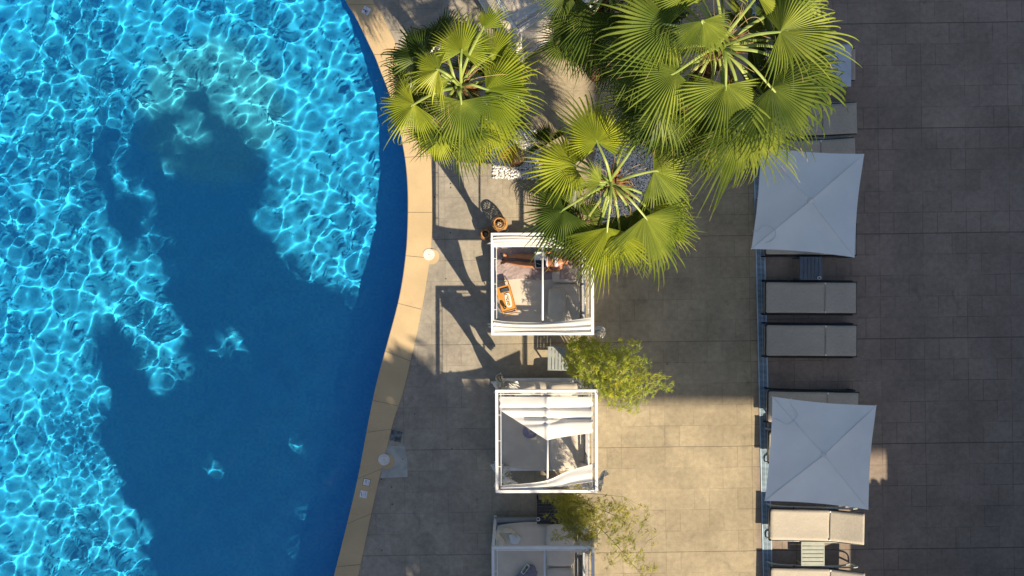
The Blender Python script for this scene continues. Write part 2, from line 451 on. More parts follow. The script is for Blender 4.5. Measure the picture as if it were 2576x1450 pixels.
for a_ in range(N_ - 1):
    yA, yB = inn_full[a_].y, inn_full[a_ + 1].y
    ts = sorted([(yA - j) / (yA - yB) for j in jy if yB < j <= yA])
    segs = []; prev = 0.0; g_ = .004 / max(1e-3, (inn_full[a_] - inn_full[a_ + 1]).length)
    for t in ts: segs.append((prev, max(prev, t - g_))); prev = min(1.0, t + g_)
    segs.append((prev, 1.0))
    for t0, t1 in segs:
        if t1 - t0 < 1e-4: continue
        i0 = inn_full[a_].lerp(inn_full[a_ + 1], t0); i1 = inn_full[a_].lerp(inn_full[a_ + 1], t1)
        o0 = out_full[a_].lerp(out_full[a_ + 1], t0); o1 = out_full[a_].lerp(out_full[a_ + 1], t1)
        ov = (i0 - o0).normalized() * .025; i0 = i0 + ov; i1 = i1 + ov
        e_ = (i0 - o0).normalized() * .012
        zt = .022
        vs = [o0, o1, i1 - e_, i0 - e_, i1, i0, i1, i0, o0, o1]
        zs = [zt, zt, zt, zt, zt - .010, zt - .010, -.035, -.035, -.03, -.03]
        mb.add([(v.x, v.y, z) for v, z in zip(vs, zs)], [(0, 1, 2, 3), (3, 2, 4, 5), (5, 4, 6, 7), (0, 8, 9, 1), (8, 7, 6, 9)])
# far edges of the pool, outside the picture
for a0, a1, b0, b1 in (((POOL_L, POOL_T), (POOL_L - .5, POOL_T + .5), (POOL_L, POOL_B), (POOL_L - .5, POOL_B - .5)),):
    mb.add([(a1[0], a1[1], .022), (a0[0], a0[1], .022), (b0[0], b0[1], .022), (b1[0], b1[1], .022)], [(0, 1, 2, 3)])
mb.add([(POOL_L - .5, POOL_T + .5, .022), (out_full[0].x, POOL_T + .5, .022), (inn_full[0].x, POOL_T, .022), (POOL_L, POOL_T, .022)], [(0, 3, 2, 1)])
mb.add([(POOL_L - .5, POOL_B - .5, .022), (out_full[-1].x, POOL_B - .5, .022), (inn_full[-1].x, POOL_B, .022), (POOL_L, POOL_B, .022)], [(0, 1, 2, 3)])
cp = mb.build('pool_coping', M_cop); tag(cp, kind='structure')
import bmesh
bm = bmesh.new(); bm.from_mesh(cp.data); bmesh.ops.recalc_face_normals(bm, faces=bm.faces); bm.to_mesh(cp.data); bm.free()
# dark bedding under the coping so that its joints read dark
mb = MB()
mb.add([(v.x, v.y, .004) for v in inn_full] + [(v.x, v.y, .004) for v in out_full], [(i, i + 1, N_ + i + 1, N_ + i) for i in range(N_ - 1)])
M_grout = mat('grout', (.16, .13, .10), .95, .2, 20)
tag(mb.build('mortar_bed', M_grout), kind='structure')
# ================================================================ materials of the furniture
M_white = mat('white_paint', (.80, .81, .82), .35, .03, 5, bump=.05)
M_cloth = mat('white_canvas', (.84, .84, .83), .9, .03, 4, bump=.2, bscale=120, transl=.28)
M_cream = mat('cream_cloth', (.78, .72, .58), .9, .05, 5, bump=.2, bscale=120, transl=.2)
M_matt = mat('mattress_beige', (.60, .54, .46), .92, .05, 3, bump=.3, bscale=140)
M_pill = mat('pillow_beige', (.55, .50, .42), .95, .05, 4, bump=.3, bscale=140)
M_towel = mat('towel_mauve_grey', (.36, .29, .285), .98, .08, 5, bump=.6, bscale=110)
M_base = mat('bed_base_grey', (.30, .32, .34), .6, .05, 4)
M_black = mat('black_metal', (.018, .02, .024), .45, .1, 8)
M_dark = mat('dark_blue_slats', (.085, .12, .16), .5, .08, 8)
M_grey = mat('pale_grey_slats', (.30, .335, .33), .55, .06, 8)
M_greyg = mat('sage_grey_slats', (.33, .36, .31), .55, .06, 8)
M_alu = mat('grey_tube', (.42, .45, .42), .4, .05, 8)
M_galv = mat('galvanised_steel', (.42, .58, .72), .45, .10, 4, metal=0.0)
M_pit = mat('drain_pit', (.012, .013, .016), .9, .2, 8)
def sling_mat():
    m, nt, out = new_mat('woven_sling'); b = NB(nt)
    tc = b.n('ShaderNodeTexCoord').outputs['Object']
    mp = b.n('ShaderNodeMapping'); mp.inputs['Scale'].default_value = (60, 6, 1); b.link(tc, mp.inputs[0])
    mp2 = b.n('ShaderNodeMapping'); mp2.inputs['Scale'].default_value = (8, 120, 1); b.link(tc, mp2.inputs[0])
    f = b.m('MULTIPLY', b.ramp(b.noise(mp.outputs[0], 3, 3), .3, .7, .86, 1.1), b.ramp(b.noise(mp2.outputs[0], 2, 2), .3, .7, .9, 1.08))
    g = b.m('MULTIPLY', f, b.ramp(b.noise(tc, 2, 4), .3, .7, .93, 1.05))
    sc = b.n('ShaderNodeVectorMath', operation='SCALE'); sc.inputs[0].default_value = (.45, .41, .34); b.link(g, sc.inputs[3])
    pr = b.n('ShaderNodeBsdfPrincipled'); b.link(sc.outputs[0], pr.inputs['Base Color']); pr.inputs['Roughness'].default_value = .8
    b.link(b.bump(g, .4, .003), pr.inputs['Normal']); b.link(pr.outputs[0], out.inputs[0]); return m
M_sling = sling_mat()
def bamboo_wood():
    m, nt, out = new_mat('bamboo_wood'); b = NB(nt)
    tc = b.n('ShaderNodeTexCoord').outputs['Object']
    mp = b.n('ShaderNodeMapping'); mp.inputs['Scale'].default_value = (40, 3, 3); b.link(tc, mp.inputs[0])
    c = b.mix(b.ramp(b.noise(mp.outputs[0], 2, 4), .3, .7), (.66, .32, .075), (.50, .22, .045))
    pr = b.n('ShaderNodeBsdfPrincipled'); b.link(c, pr.inputs['Base Color']); pr.inputs['Roughness'].default_value = .4
    b.link(pr.outputs[0], out.inputs[0]); return m
M_bam = bamboo_wood()
M_wick = mat('wicker', (.50, .27, .10), .6, .25, 12, bump=.3, bscale=80)
M_candle = mat('candle_wax', (.62, .50, .38), .5, .05, 4)
M_umb = mat('umbrella_canvas', (.82, .90, .93), .92, .03, 1.2, bump=.25, bscale=150, transl=.12)
M_seam = mat('umbrella_seam', (.70, .73, .755), .92, .04, 3, transl=.1)

def cloth(name, fn, nu, nv, m, parent, sm=True, thick=.006):
    mb = MB(); mb.grid(fn, nu, nv)
    o = mb.build(name, m, parent, smooth=sm)
    md = o.modifiers.new('thickness', 'SOLIDIFY'); md.thickness = thick; md.offset = 0
    return o

# ================================================================ day beds
def cushion_mb(mb, c, size, rot=0.0, puff=.02, mi=0, n=10, tilt=None):
    """soft rounded cushion"""
    c = Vector(c); hx, hy, hz = [v / 2 for v in size]
    M = Matrix.Rotation(rot, 3, 'Z')
    if tilt is not None: M = M @ tilt
    def shell(sgn):
        def fn(u, v):
            a = u * 2 - 1; b_ = v * 2 - 1
            e = (1 - abs(a) ** 6) * (1 - abs(b_) ** 6)
            z = hz * (max(0.0, e) ** .35) + puff * (1 - a * a) * (1 - b_ * b_)
            q = .92 + .08 * (1 - (a * a) * (b_ * b_))
            return M @ Vector((hx * a * q, hy * b_ * q, sgn * z)) + c
        return fn
    mb.grid(shell(1), n * 2, n * 2, mi)
    o = len(mb.v); k = len(mb.f); mb.grid(shell(-1), n * 2, n * 2, mi)
    mb.f[k:] = [tuple(reversed(f)) for f in mb.f[k:]]

BEDS = []
def day_bed(label, c, rot, W, L, beam_z=2.1, matt=None, seed=0, seam=True, curtains=((-1, 1), (-1, -1), (1, -1), (1, 1)), bar=True, back_right=True):
    """c: centre on the ground; geometry in the bed's own space. Returns the root."""
    rnd = random.Random(seed)
    t = thing('day_bed', label, 'day bed', c, rot, 'four post day beds with white frames beside the pool')
    hw, hl = W / 2, L / 2; b = .055
    def bld(mb, name, m, parent=t, sm=False): return local(mb.build(name, m, None, smooth=sm), parent)
    for sx in (-1, 1):
        for sy in (-1, 1):
            mb = MB(); mb.box((sx * (hw - b / 2), sy * (hl - b / 2), beam_z / 2 - .03), (b, b, beam_z - .06), bev=.004); bld(mb, 'post', M_white)
    for sy in (-1, 1):
        mb = MB(); mb.box((0, sy * (hl - b / 2), beam_z), (W, b, .07), bev=.004); bld(mb, 'top_beam', M_white)
    for sx in (-1, 1):
        mb = MB(); mb.box((sx * (hw - b / 2), 0, beam_z), (b, L - 2 * b - .002, .07), bev=.004); bld(mb, 'top_beam', M_white)
        # thin curtain rail hung inside the beam
        mb = MB(); mb.tube([(sx * (hw - .105), -hl + .07, beam_z - .03), (sx * (hw - .105), hl - .07, beam_z - .03)], .007, 6)
        for q in (-.5, 0, .5): mb.tube([(sx * (hw - .05), q * hl, beam_z - .03), (sx * (hw - .105), q * hl, beam_z - .03)], .006, 6)
        bld(mb, 'curtain_rail', M_white)
    for sy in (-1, 1):
        mb = MB(); mb.tube([(-hw + .07, sy * (hl - .095), beam_z - .045), (hw - .07, sy * (hl - .095), beam_z - .045)], .007, 6); bld(mb, 'curtain_rail', M_white)
    # base and mattress
    mb = MB()
    for sy in (-1, 1): mb.box((0, sy * (hl - .04), .20), (W, .08, .13), bev=.005)
    for sx in (-1, 1): mb.box((sx * (hw - .04), 0, .198), (.08, L - .162, .125), bev=.005)
    mb.box((0, 0, .17), (W - .17, L - .17, .05))
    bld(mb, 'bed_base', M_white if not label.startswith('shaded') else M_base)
    mx0, mx1, my0, my1 = matt if matt else (-hw + .02, hw - .24, -hl + .05, hl - .05)
    mb = MB(); cushion_mb(mb, ((mx0 + mx1) / 2, (my0 + my1) / 2, .34), (mx1 - mx0, my1 - my0, .20), puff=.012, n=14)
    bld(mb, 'mattress', M_matt, sm=True)
    if back_right:
        # two thick back cushions lying along the head end, split by a seam
        mid = (my0 + my1) / 2 + .02
        for a, b_ in ((my0, mid - .008), (mid + .008, my1)):
            mb = MB(); cushion_mb(mb, (mx1 - .30, (a + b_) / 2, .50), (.60, b_ - a, .16), puff=.02, n=10)
            bld(mb, 'back_cushion', M_matt, sm=True)
        # slatted head board
        mb = MB()
        for k in range(5): mb.box((hw - .045, 0, .33 + .11 * k), (.025, L - .13, .05))
        for q in (-.62, .0, .62): mb.box((hw - .07, q * hl, .50), (.02, .05, .55))
        bld(mb, 'headboard', M_white)
    # curtains gathered and tied at the posts
    for sx, sy in curtains:
        k = rnd.randint(0, 99); tie = .56 + .05 * rnd.random()
        cx, cy = sx * (hw - .10), sy * (hl - .10)
        top_half = (.16 if (sx < 0 or sy > 0) else .07) + .05 * rnd.random()
        def fn(u, v, sx=sx, sy=sy, k=k, cx=cx, cy=cy, tie=tie, th=top_half):
            z = beam_z - .05 - v * (beam_z - .16)
            if v < tie: wv = lerp(th, .05, math.sin(v / tie * math.pi / 2) ** 1.4)
            else: wv = lerp(.05, .17, ((v - tie) / (1 - tie)) ** .6)
            a = u * 2 * math.pi
            lob = 1 + .30 * math.sin(a * 7 + k) + .12 * math.sin(a * 13 + k * 2)
            # a flattened tube of folds reaching along the short side of the bed
            ex = math.cos(a) * wv * lob; ey = math.sin(a) * (.03 + wv * .22) * lob
            if v < tie: ex = ex - sx * (wv - .05)
            return Vector((cx + ex + sx * .02, cy + ey, z))
        mb = MB(); mb.grid(fn, 72, 16)
        mb.lathe([(.062, -.02), (.07, 0), (.062, .02)], (cx + sx * .02, cy, beam_z - .05 - tie * (beam_z - .16)), 12, 0)
        bld(mb, 'curtain', M_cloth, sm=True)
    BEDS.append(t); return t

SC21 = (CAMZ - 2.1) / F
def bed_from_px(x0, y0, x1, y1):
    a = p(x0, y0, 2.135); c_ = p(x1, y1, 2.135)
    return Vector(((a.x + c_.x) / 2, (a.y + c_.y) / 2, 0)), abs(c_.x - a.x), abs(a.y - c_.y)

def folded_strip(parent, c0, edgeA, edgeB, nf, depth, name='canopy', seed=0, nu=60, m=None, zfall=0.0):
    """roof canvas gathered in long folds between two boundary curves (functions u->Vector, local space)"""
    rnd = random.Random(seed); ph = rnd.random() * 6
    def fn(u, v):
        a = edgeA(u); b_ = edgeB(u); q = a.lerp(b_, v)
        wob = .5 * math.sin(u * 5 + ph) + .3 * math.sin(u * 11 + 2 * ph)
        z = math.sin(v * nf * math.pi * 2 + wob * .7 + ph) * depth * (.6 + .4 * math.sin(u * 3 + 1 + v * 4))
        z += -.015 * math.sin(math.pi * u) - zfall * v
        return q + Vector((0, 0, z + .045))
    return fn

# ---- bed A: the bed with the reading woman
cA, WA, LA = bed_from_px(1235, 585, 1494, 843)
bedA = day_bed('white four post day bed with a woman and a bamboo tray on it', cA, R(.2), WA, LA, seed=3,
               matt=(-WA / 2 + .05, WA / 2 - .12, -LA / 2 + .06, LA / 2 - .06))
def loc_of(bed):
    Mi = (Matrix.Translation(bed.location) @ Matrix.Rotation(bed.rotation_euler[2], 4, 'Z')).inverted()
    return lambda px, py, z: Mi @ p(px, py, z)
lA = loc_of(bedA)
def curve(pts):
    pts = smooth(pts, 10)
    def f(u):
        x = u * (len(pts) - 1); i = min(int(x), len(pts) - 2); return pts[i].lerp(pts[i + 1], x - i)
    return f
def add_cloth(bed, name, A, B, nf, depth, seed, nu=70, nv=44, m=None, zfall=0.0):
    f = folded_strip(bed, None, curve(A), curve(B), nf, depth, seed=seed, zfall=zfall)
    mb = MB(); mb.grid(f, nu, nv); o = local(mb.build(name, m or M_cloth, None, smooth=True), bed)
    md = o.modifiers.new('thickness', 'SOLIDIFY'); md.thickness = .004
    return o
add_cloth(bedA, 'roof_canvas', [lA(1242, 597, 2.1), lA(1300, 595, 2.1), lA(1400, 598, 2.1), lA(1486, 600, 2.1)],
          [lA(1242, 622, 2.06), lA(1300, 621, 2.05), lA(1370, 622, 2.05), lA(1430, 628, 2.04), lA(1486, 640, 2.06)], 3.5, .024, 1)
add_cloth(bedA, 'roof_canvas', [lA(1242, 804, 2.1), lA(1280, 809, 2.06), lA(1365, 811, 2.04), lA(1430, 806, 2.06), lA(1486, 798, 2.1)],
          [lA(1242, 834, 2.08), lA(1300, 835, 2.08), lA(1390, 838, 2.08), lA(1486, 836, 2.08)], 2.6, .030, 5)
def ridge(bed, f, x, ya, yb, m=M_white):
    a = f(x, ya, 2.05); b_ = f(x, yb, 2.05); mb = MB()
    mb.tube([a, b_], .019, 8); local(mb.build('centre_bar', m, None, smooth=True), bed)
ridge(bedA, lA, 1365, 606, 806)
# ---- bed B: roof half closed
cB, WB, LB = bed_from_px(1246, 980, 1504, 1240)
bedB = day_bed('white four post day bed with its canvas roof half drawn to a point', cB, R(.2), WB, LB, seed=11)
lB = loc_of(bedB)
def roofB(u, v):
    # panel hanging below the far beam: full width at the rail, cut to a point at the centre bar
    xs = lerp(1257, 1490, u)
    if u < .515: yb = lerp(1031, 1108, u / .515)
    else: yb = 1108 - (1108 - 1089) * ((u - .515) / .485) ** .75
    top = 998; y = lerp(top, yb, v)
    z = 2.09
    fold = math.exp(-((y - 1026) / 4.5) ** 2) + .8 * math.exp(-((y - (1048 + 6 * u)) / 5) ** 2) * (1 if u > .25 else .2) + .7 * math.exp(-((y - (1060 + 8 * math.sin(u * 5))) / 5) ** 2) * (.3 + .7 * u)
    z += -.075 * fold + .02 * math.sin(y * .1 + u * 2)
    z += .035 * math.exp(-((u - .515) / .02) ** 2)
    z += -.05 * math.sin(math.pi * min(1, u / .515)) * (u < .515) - .05 * math.sin(math.pi * max(0, (u - .515) / .485)) * (u >= .515)
    x = xs + (1.8 * math.sin(y * .28) if u < .01 or u > .99 else 0)
    return lB(x, y, z)
mb = MB(); mb.grid(roofB, 80, 60); o = local(mb.build('roof_canvas', M_cloth, None, smooth=True), bedB)
md = o.modifiers.new('thickness', 'SOLIDIFY'); md.thickness = .004
ridge(bedB, lB, 1377.5, 1096, 1214)
add_cloth(bedB, 'roof_canvas', [lB(1262, 1219, 2.02), lB(1330, 1214, 2.03), lB(1380, 1205, 2.04), lB(1430, 1183, 2.06), lB(1489, 1166, 2.1)],
          [lB(1258, 1232, 2.06), lB(1330, 1233, 2.06), lB(1400, 1224, 2.05), lB(1440, 1217, 2.05), lB(1490, 1210, 2.08)], 1.6, .03, 9)
# ---- bed C: bottom of the frame
cC, WC, LC = bed_from_px(1237, 1375, 1496, 1633)
bedC = day_bed('shaded day bed with no roof canvas at the bottom of the photo', cC, R(.2), WC, LC, seed=21, curtains=((1, 1), (1, -1)))
lC = loc_of(bedC)
ridge(bedC, lC, 1370, 1382, 1626)
# ---- bed D: top, turned, seen behind the palms
cornD = p(1300, 84, 2.135); rotD = R(-58.5)
WD = 2.0; LD = 1.94
# near corner of the frame in the bed's own space is (+W/2, -L/2) before turning
Mr = Matrix.Rotation(rotD, 3, 'Z')
cD = cornD - (Mr @ Vector((WD / 2, -LD / 2 + .0, 0))); cD.z = 0
bedD = day_bed('day bed standing at an angle behind the palm leaves at the top', cD, rotD, WD, LD, seed=31, back_right=False,
               matt=(-WD / 2 + .03, WD / 2 - .03, -LD / 2 + .03, LD / 2 - .03))
def lDf(x, y, z): return Vector((x, y, z))
add_cloth(bedD, 'roof_canvas', [Vector((WD / 2 - .07, -LD / 2 + .07, 2.1)), Vector((WD / 2 - .07, 0, 2.08)), Vector((WD / 2 - .07, LD / 2 - .07, 2.1))],
          [Vector((WD / 2 - .36, -LD / 2 + .07, 2.1)), Vector((WD / 2 - .34, 0, 2.06)), Vector((WD / 2 - .36, LD / 2 - .07, 2.1))], 2.4, .05, 4)

# ---- loose curtain ends blown outside bed B and bed A
def blob_cloth(name, bed, pts, w0, w1, seed, m=M_cloth, z0=1.9):
    """crumpled hanging tail of cloth following a pixel path (px,py,z)"""
    rnd = random.Random(seed); f = loc_of(bed); path = smooth([f(*q) for q in pts], 8); n_ = len(path)
    def fn(u, v):
        i = v * (n_ - 1); a = int(min(i, n_ - 2)); q = path[a].lerp(path[a + 1], i - a)
        d = (path[a + 1] - path[a]).normalized(); side = d.cross(Vector((0, 0, 1)))
        if side.length < .1: side = Vector((1, 0, 0))
        side.normalize(); up = side.cross(d).normalized(); w_ = lerp(w0, w1, v)
        t_ = u * 2 - 1
        return q + side * (t_ * w_ * (.75 + .25 * math.sin(9 * v + seed))) + up * (.04 * math.sin(u * 19 + seed + v * 3) + .02 * math.sin(u * 41 + v * 13))
    mb = MB(); mb.grid(fn, 40, 24); o = local(mb.build(name, m, None, smooth=True), bed)
    md = o.modifiers.new('thickness', 'SOLIDIFY'); md.thickness = .004
    return o
blob_cloth('curtain', bedB, [(1257, 982, 1.95), (1262, 966, 1.6), (1256, 950, 1.35), (1263, 944, 1.3)], .05, .10, 3, M_cream)
blob_cloth('curtain', bedB, [(1263, 968, 1.5), (1280, 962, 1.2), (1300, 974, .8)], .05, .11, 7)
blob_cloth('curtain', bedB, [(1256, 1226, 1.9), (1262, 1212, 1.6), (1276, 1200, 1.35), (1285, 1196, 1.3)], .05, .12, 5, M_cream)
blob_cloth('curtain', bedB, [(1500, 1222, 2.0), (1508, 1210, 1.7), (1516, 1196, 1.5), (1526, 1187, 1.4)], .07, .05, 6)
blob_cloth('curtain', bedB, [(1502, 1212, 2.0), (1512, 1216, 1.8), (1507, 1232, 1.4)], .05, .06, 8)
blob_cloth('curtain', bedA, [(1488, 838, 1.95), (1500, 832, 1.7), (1512, 836, 1.45), (1509, 846, 1.2)], .06, .13, 9)
blob_cloth('curtain', bedA, [(1248, 590, 2.0), (1262, 584, 1.9), (1276, 580, 1.8)], .04, .035, 10)
blob_cloth('curtain', bedC, [(1500, 1362, 1.9), (1492, 1350, 1.6), (1502, 1338, 1.4)], .06, .13, 11)

# ================================================================ things on the beds
zA = .585
# grey towel spread under the woman
def towel_fn(u, v):
    x = lerp(1246, 1446, u) + 2 * math.sin(v * 9); y = lerp(621, 703 + 1.5 * math.sin(u * 14), v)
    z = .463 + .012 * mnoise.noise(Vector((u * 7, v * 4, 1))) + .008 * mnoise.noise(Vector((u * 22, v * 12, 5)))
    if u < .28: z += .022 * abs(mnoise.noise(Vector((u * 22 + v * 9, v * 7 - u * 5, 3))))
    pz = z + max(0, (p(x, y, .5).x - p(1392, 0, .5).x)) * .0
    if x > 1398: pz = max(pz, lerp(.47, .615, min(1, (x - 1398) / 14)))
    return p(x, y, pz)
mb = MB(); mb.grid(towel_fn, 110, 50)
tw = mb.build('beach_towel', M_towel, smooth=True); tag(tw, 'mauve grey towel with a black eyelash print under the woman', 'towel')
md = tw.modifiers.new('thickness', 'SOLIDIFY'); md.thickness = .008
M_print = mat('black_print', (.015, .013, .015), .9, .1, 6)
mb = MB()
def stroke(pts, w=.006, z=.502):
    q = smooth([s(x, y, z) for x, y in pts], 4)
    mb.tube([Vector((v.x, v.y, z)) for v in q], [w] * len(q), 6)
stroke([(1734.5, 877), (1733.5, 882), (1736, 887), (1741, 890)], .006)
for a, b_ in (((1734.5, 879), (1731, 877)), ((1734.5, 878), (1733, 874.5)), ((1736, 877.5), (1739.5, 875))): stroke([a, ((a[0] + b_[0]) / 2, (a[1] + b_[1]) / 2), b_], .005)
for a, b_ in (((1738.5, 895), (1747, 895)), ((1738.5, 895), (1738.5, 903)), ((1738.5, 899), (1744, 898)), ((1741, 896), (1744, 900))): stroke([a, ((a[0] + b_[0]) / 2, (a[1] + b_[1]) / 2), b_], .006)
mb.build('eyelash_print', M_print, tw)
# pillow
mb = MB(); cushion_mb(mb, (0, 0, 0), (.37, .72, .15), R(-1), puff=.05, n=12)
pw = mb.build('pillow', M_pill, smooth=True); pw.location = p(1401, 768, .62); tag(pw, 'plump beige pillow lying on the lower half of the day bed with the tray', 'pillow')

# bamboo bed tray (30 x 53 cm) with folded out legs
TZ = .70
tc_ = s(1751, 1032.5, TZ); trot = R(15.2)
tr_ = thing('bed_tray', 'bamboo bed tray with food and a drink on the beige mattress', 'tray', (tc_.x, tc_.y, .45), trot)
def bt(mb, name, m, sm=False): return local(mb.build(name, m, None, smooth=sm), tr_)
mb = MB(); mb.box((0, 0, TZ - .45), (.285, .505, .012), bev=.003)
for sx in (-1, 1): mb.box((sx * .148, 0, TZ - .444), (.012, .53, .030), bev=.003)
for sy in (-1, 1): mb.box((0, sy * .259, TZ - .444), (.284, .012, .030), bev=.003)
bt(mb, 'tray_top', M_bam)
for sy in (-1, 1):
    mb = MB()
    for sx in (-1, 1):
        mb.tube([(sx * .13, sy * .245, TZ - .462), (sx * .13, sy * .33, TZ - .56), (sx * .13, sy * .34, .03)], .010, 8)
    mb.tube([(-.13, sy * .34, .035), (.13, sy * .34, .035)], .010, 8)
    bt(mb, 'folding_leg', M_bam, True)
def on_tray(x, y, z=0): # tray space -> world
    v = Matrix.Rotation(trot, 3, 'Z') @ Vector((x, y, 0)); return Vector((tc_.x + v.x, tc_.y + v.y, TZ + .008 + z))
M_box = mat('dark_napkin', (.03, .04, .055), .8, .2, 20)
M_box2 = mat('dark_napkin_fold', (.09, .12, .15), .8, .2, 20)
nb = thing('cutlery_roll', 'dark napkin roll with cutlery on the upper end of the tray', 'napkin', on_tray(.015, .175), trot)
mb = MB(); mb.box((0, 0, .006), (.19, .085, .012), bev=.003); local(mb.build('napkin', M_box), nb)
mb = MB()
for k in range(3): mb.tube([(-.09, -.025 + .025 * k, .018), (.09, -.022 + .025 * k, .018)], .009, 8)
local(mb.build('cutlery', M_box2, None, smooth=True), nb)
pl_ = thing('food_platter', 'white oval platter of colourful bites on the bamboo tray', 'platter', on_tray(.035, -.045), trot + R(-3))
M_por = mat('white_porcelain', (.82, .82, .80), .15, .02, 4, bump=0)
mb = MB(); pr_ = [(.0, .004), (.85, .004), (1.0, .016), (.97, .018), (.84, .009), (0, .009)]
vs = []; nn = 32
for r_, z in pr_:
    for k in range(nn):
        t = 2 * math.pi * k / nn; sx_ = abs(math.cos(t)) ** .6 * math.copysign(1, math.cos(t)); sy_ = abs(math.sin(t)) ** .6 * math.copysign(1, math.sin(t))
        vs.append((r_ * sx_ * .062, r_ * sy_ * .148, z))
mb.add(vs, [(i * nn + k, i * nn + (k + 1) % nn, (i + 1) * nn + (k + 1) % nn, (i + 1) * nn + k) for i in range(len(pr_) - 1) for k in range(nn)])
local(mb.build('platter', M_por, None, smooth=True), pl_)
foods = [mat('food_orange', (.75, .22, .03), .5, .2, 40), mat('food_yellow', (.80, .50, .10), .5, .2, 40), mat('food_green', (.08, .16, .03), .6, .2, 40), mat('food_cream', (.78, .70, .50), .5, .1, 40)]
rnd = random.Random(4)
mb = MB()
for k in range(34):
    y = -.11 + .22 * k / 33; M = Matrix.Rotation(rnd.random() * 3, 3, 'Z') @ Matrix.Rotation(rnd.random() * .6, 3, 'X')
    mb.ell((rnd.uniform(-.026, .026), y, .018 + rnd.random() * .012), (rnd.uniform(.008, .015), rnd.uniform(.010, .019), .009), M, 8, 6, rnd.choice([0, 0, 1, 1, 1, 2, 3, 3]))
local(mb.build('appetisers', foods, None, smooth=True), pl_)
tb = thing('iced_drink', 'dark iced drink with fruit in a tumbler at the lower end of the tray', 'drink', on_tray(-.075, -.165), 0)
M_drink = mat('dark_drink', (.05, .03, .012), .12, .4, 60)
mb = MB(); mb.lathe([(.0, .001), (.030, .001), (.038, .12), (.036, .12), (.029, .06), (0, .055)], n=20, caps=False); local(mb.build('tumbler', M_drink, None, smooth=True), tb)
mb = MB()
for k in range(7): mb.ell((rnd.uniform(-.02, .02), rnd.uniform(-.02, .02), .10 + rnd.random() * .02), (.011, .011, .009), None, 8, 6, k % 4)
local(mb.build('fruit_pieces', foods, None, smooth=True), tb)

# things on bed B and bed C
M_lil = mat('lilac_cloth', (.25, .23, .33), .95, .1, 9, bump=.5, bscale=60)
mb = MB()
for k in range(5): mb.ell((math.cos(k * 1.3) * .07, math.sin(k * 1.3) * .05, .025 + .01 * k), (.11, .075, .035), Matrix.Rotation(k * .8, 3, 'Z'), 14, 8)
def crumple(o, strength=.03, scale=.12, voxel=.012):
    r_ = o.modifiers.new('join', 'REMESH'); r_.mode = 'VOXEL'; r_.voxel_size = voxel; r_.use_smooth_shade = True
    tx = bpy.data.textures.new('wrinkle', 'CLOUDS'); tx.noise_scale = scale
    d_ = o.modifiers.new('wrinkle', 'DISPLACE'); d_.texture = tx; d_.strength = strength; d_.texture_coords = 'LOCAL'; d_.mid_level = .5
lc = mb.build('folded_cloth', M_lil, smooth=True); lc.location = p(1333, 1086, .46); crumple(lc); tag(lc, 'crumpled lilac cloth under the point of the half drawn roof canvas', 'cloth')
M_sand = mat('ivory_cloth', (.66, .60, .46), .95, .05, 6, bump=.4, bscale=80, transl=.1)
mb = MB()
pth = smooth([s(1719, 1842, .5), s(1730, 1832, .54), s(1752, 1829, .55), s(1775, 1836, .53), s(1787, 1850, .5)], 6)
for k in range(3): mb.tube([v + Vector((0, -.025 * k, .01 * k)) for v in pth], [.02 + .012 * math.sin(k + i * .5) for i in range(len(pth))], 10)
pth = smooth([s(1722, 1844, .52), s(1738, 1862, .5), s(1750, 1884, .48)], 6)
for k in range(4): mb.tube([v + Vector((-.035 * k, -.01 * k, 0)) for v in pth], [.022] * len(pth), 10)
oc = mb.build('towel_bundle', M_sand, smooth=True); crumple(oc, .02, .06, .012); tag(oc, 'twisted ivory towel on the top left corner of the bottom day bed', 'towel')
M_pale = mat('pale_blue_cloth', (.60, .66, .68), .9, .04, 6, bump=.3)
mb = MB(); hx = [s(x, y, .49) for x, y in ((1760, 1850), (1785, 1845), (1803, 1861), (1793, 1881), (1779, 1884), (1766, 1878))]
mb.poly([(v.x, v.y) for v in hx], .465, .495); sq = mb.build('folded_napkin', M_pale); tag(sq, 'pale blue folded cloth beside the ivory towel', 'cloth')
bv = sq.modifiers.new('soft', 'BEVEL'); bv.width = .01; bv.segments = 3
mb = MB()
for x, y, r_ in ((1838, 1968, .10), (1842, 1985, .11), (1812, 1992, .13), (1800, 2005, .12)):
    v = s(x, y, .50); mb.ell(v, (r_, r_ * .8, .05), None, 14, 8)
gc = mb.build('crumpled_clothes', mat('slate_cloth', (.20, .20, .26), .95, .1, 9, bump=.5), smooth=True); crumple(gc, .04, .1); tag(gc, 'slate grey clothes in a heap under the paperback on the bottom day bed', 'clothes')
bkc = s(1817.5, 1969, .57); bk = thing('paperback_book', 'paperback with a green cover lying on the slate grey clothes', 'book', bkc, R(-36))
mb = MB(); mb.box((0, 0, 0), (.075, .21, .022)); local(mb.build('pages', mat('paper', (.75, .76, .74), .8, .02, 5)), bk)
mb = MB(); mb.box((0, 0, .0135), (.079, .214, .004)); local(mb.build('cover_border', mat('cover_white', (.72, .76, .76), .5, .02, 5)), bk)
mb = MB(); mb.box((0, 0, .0165), (.060, .185, .002)); local(mb.build('cover_picture', mat('cover_green', (.16, .22, .17), .5, .35, 25)), bk)

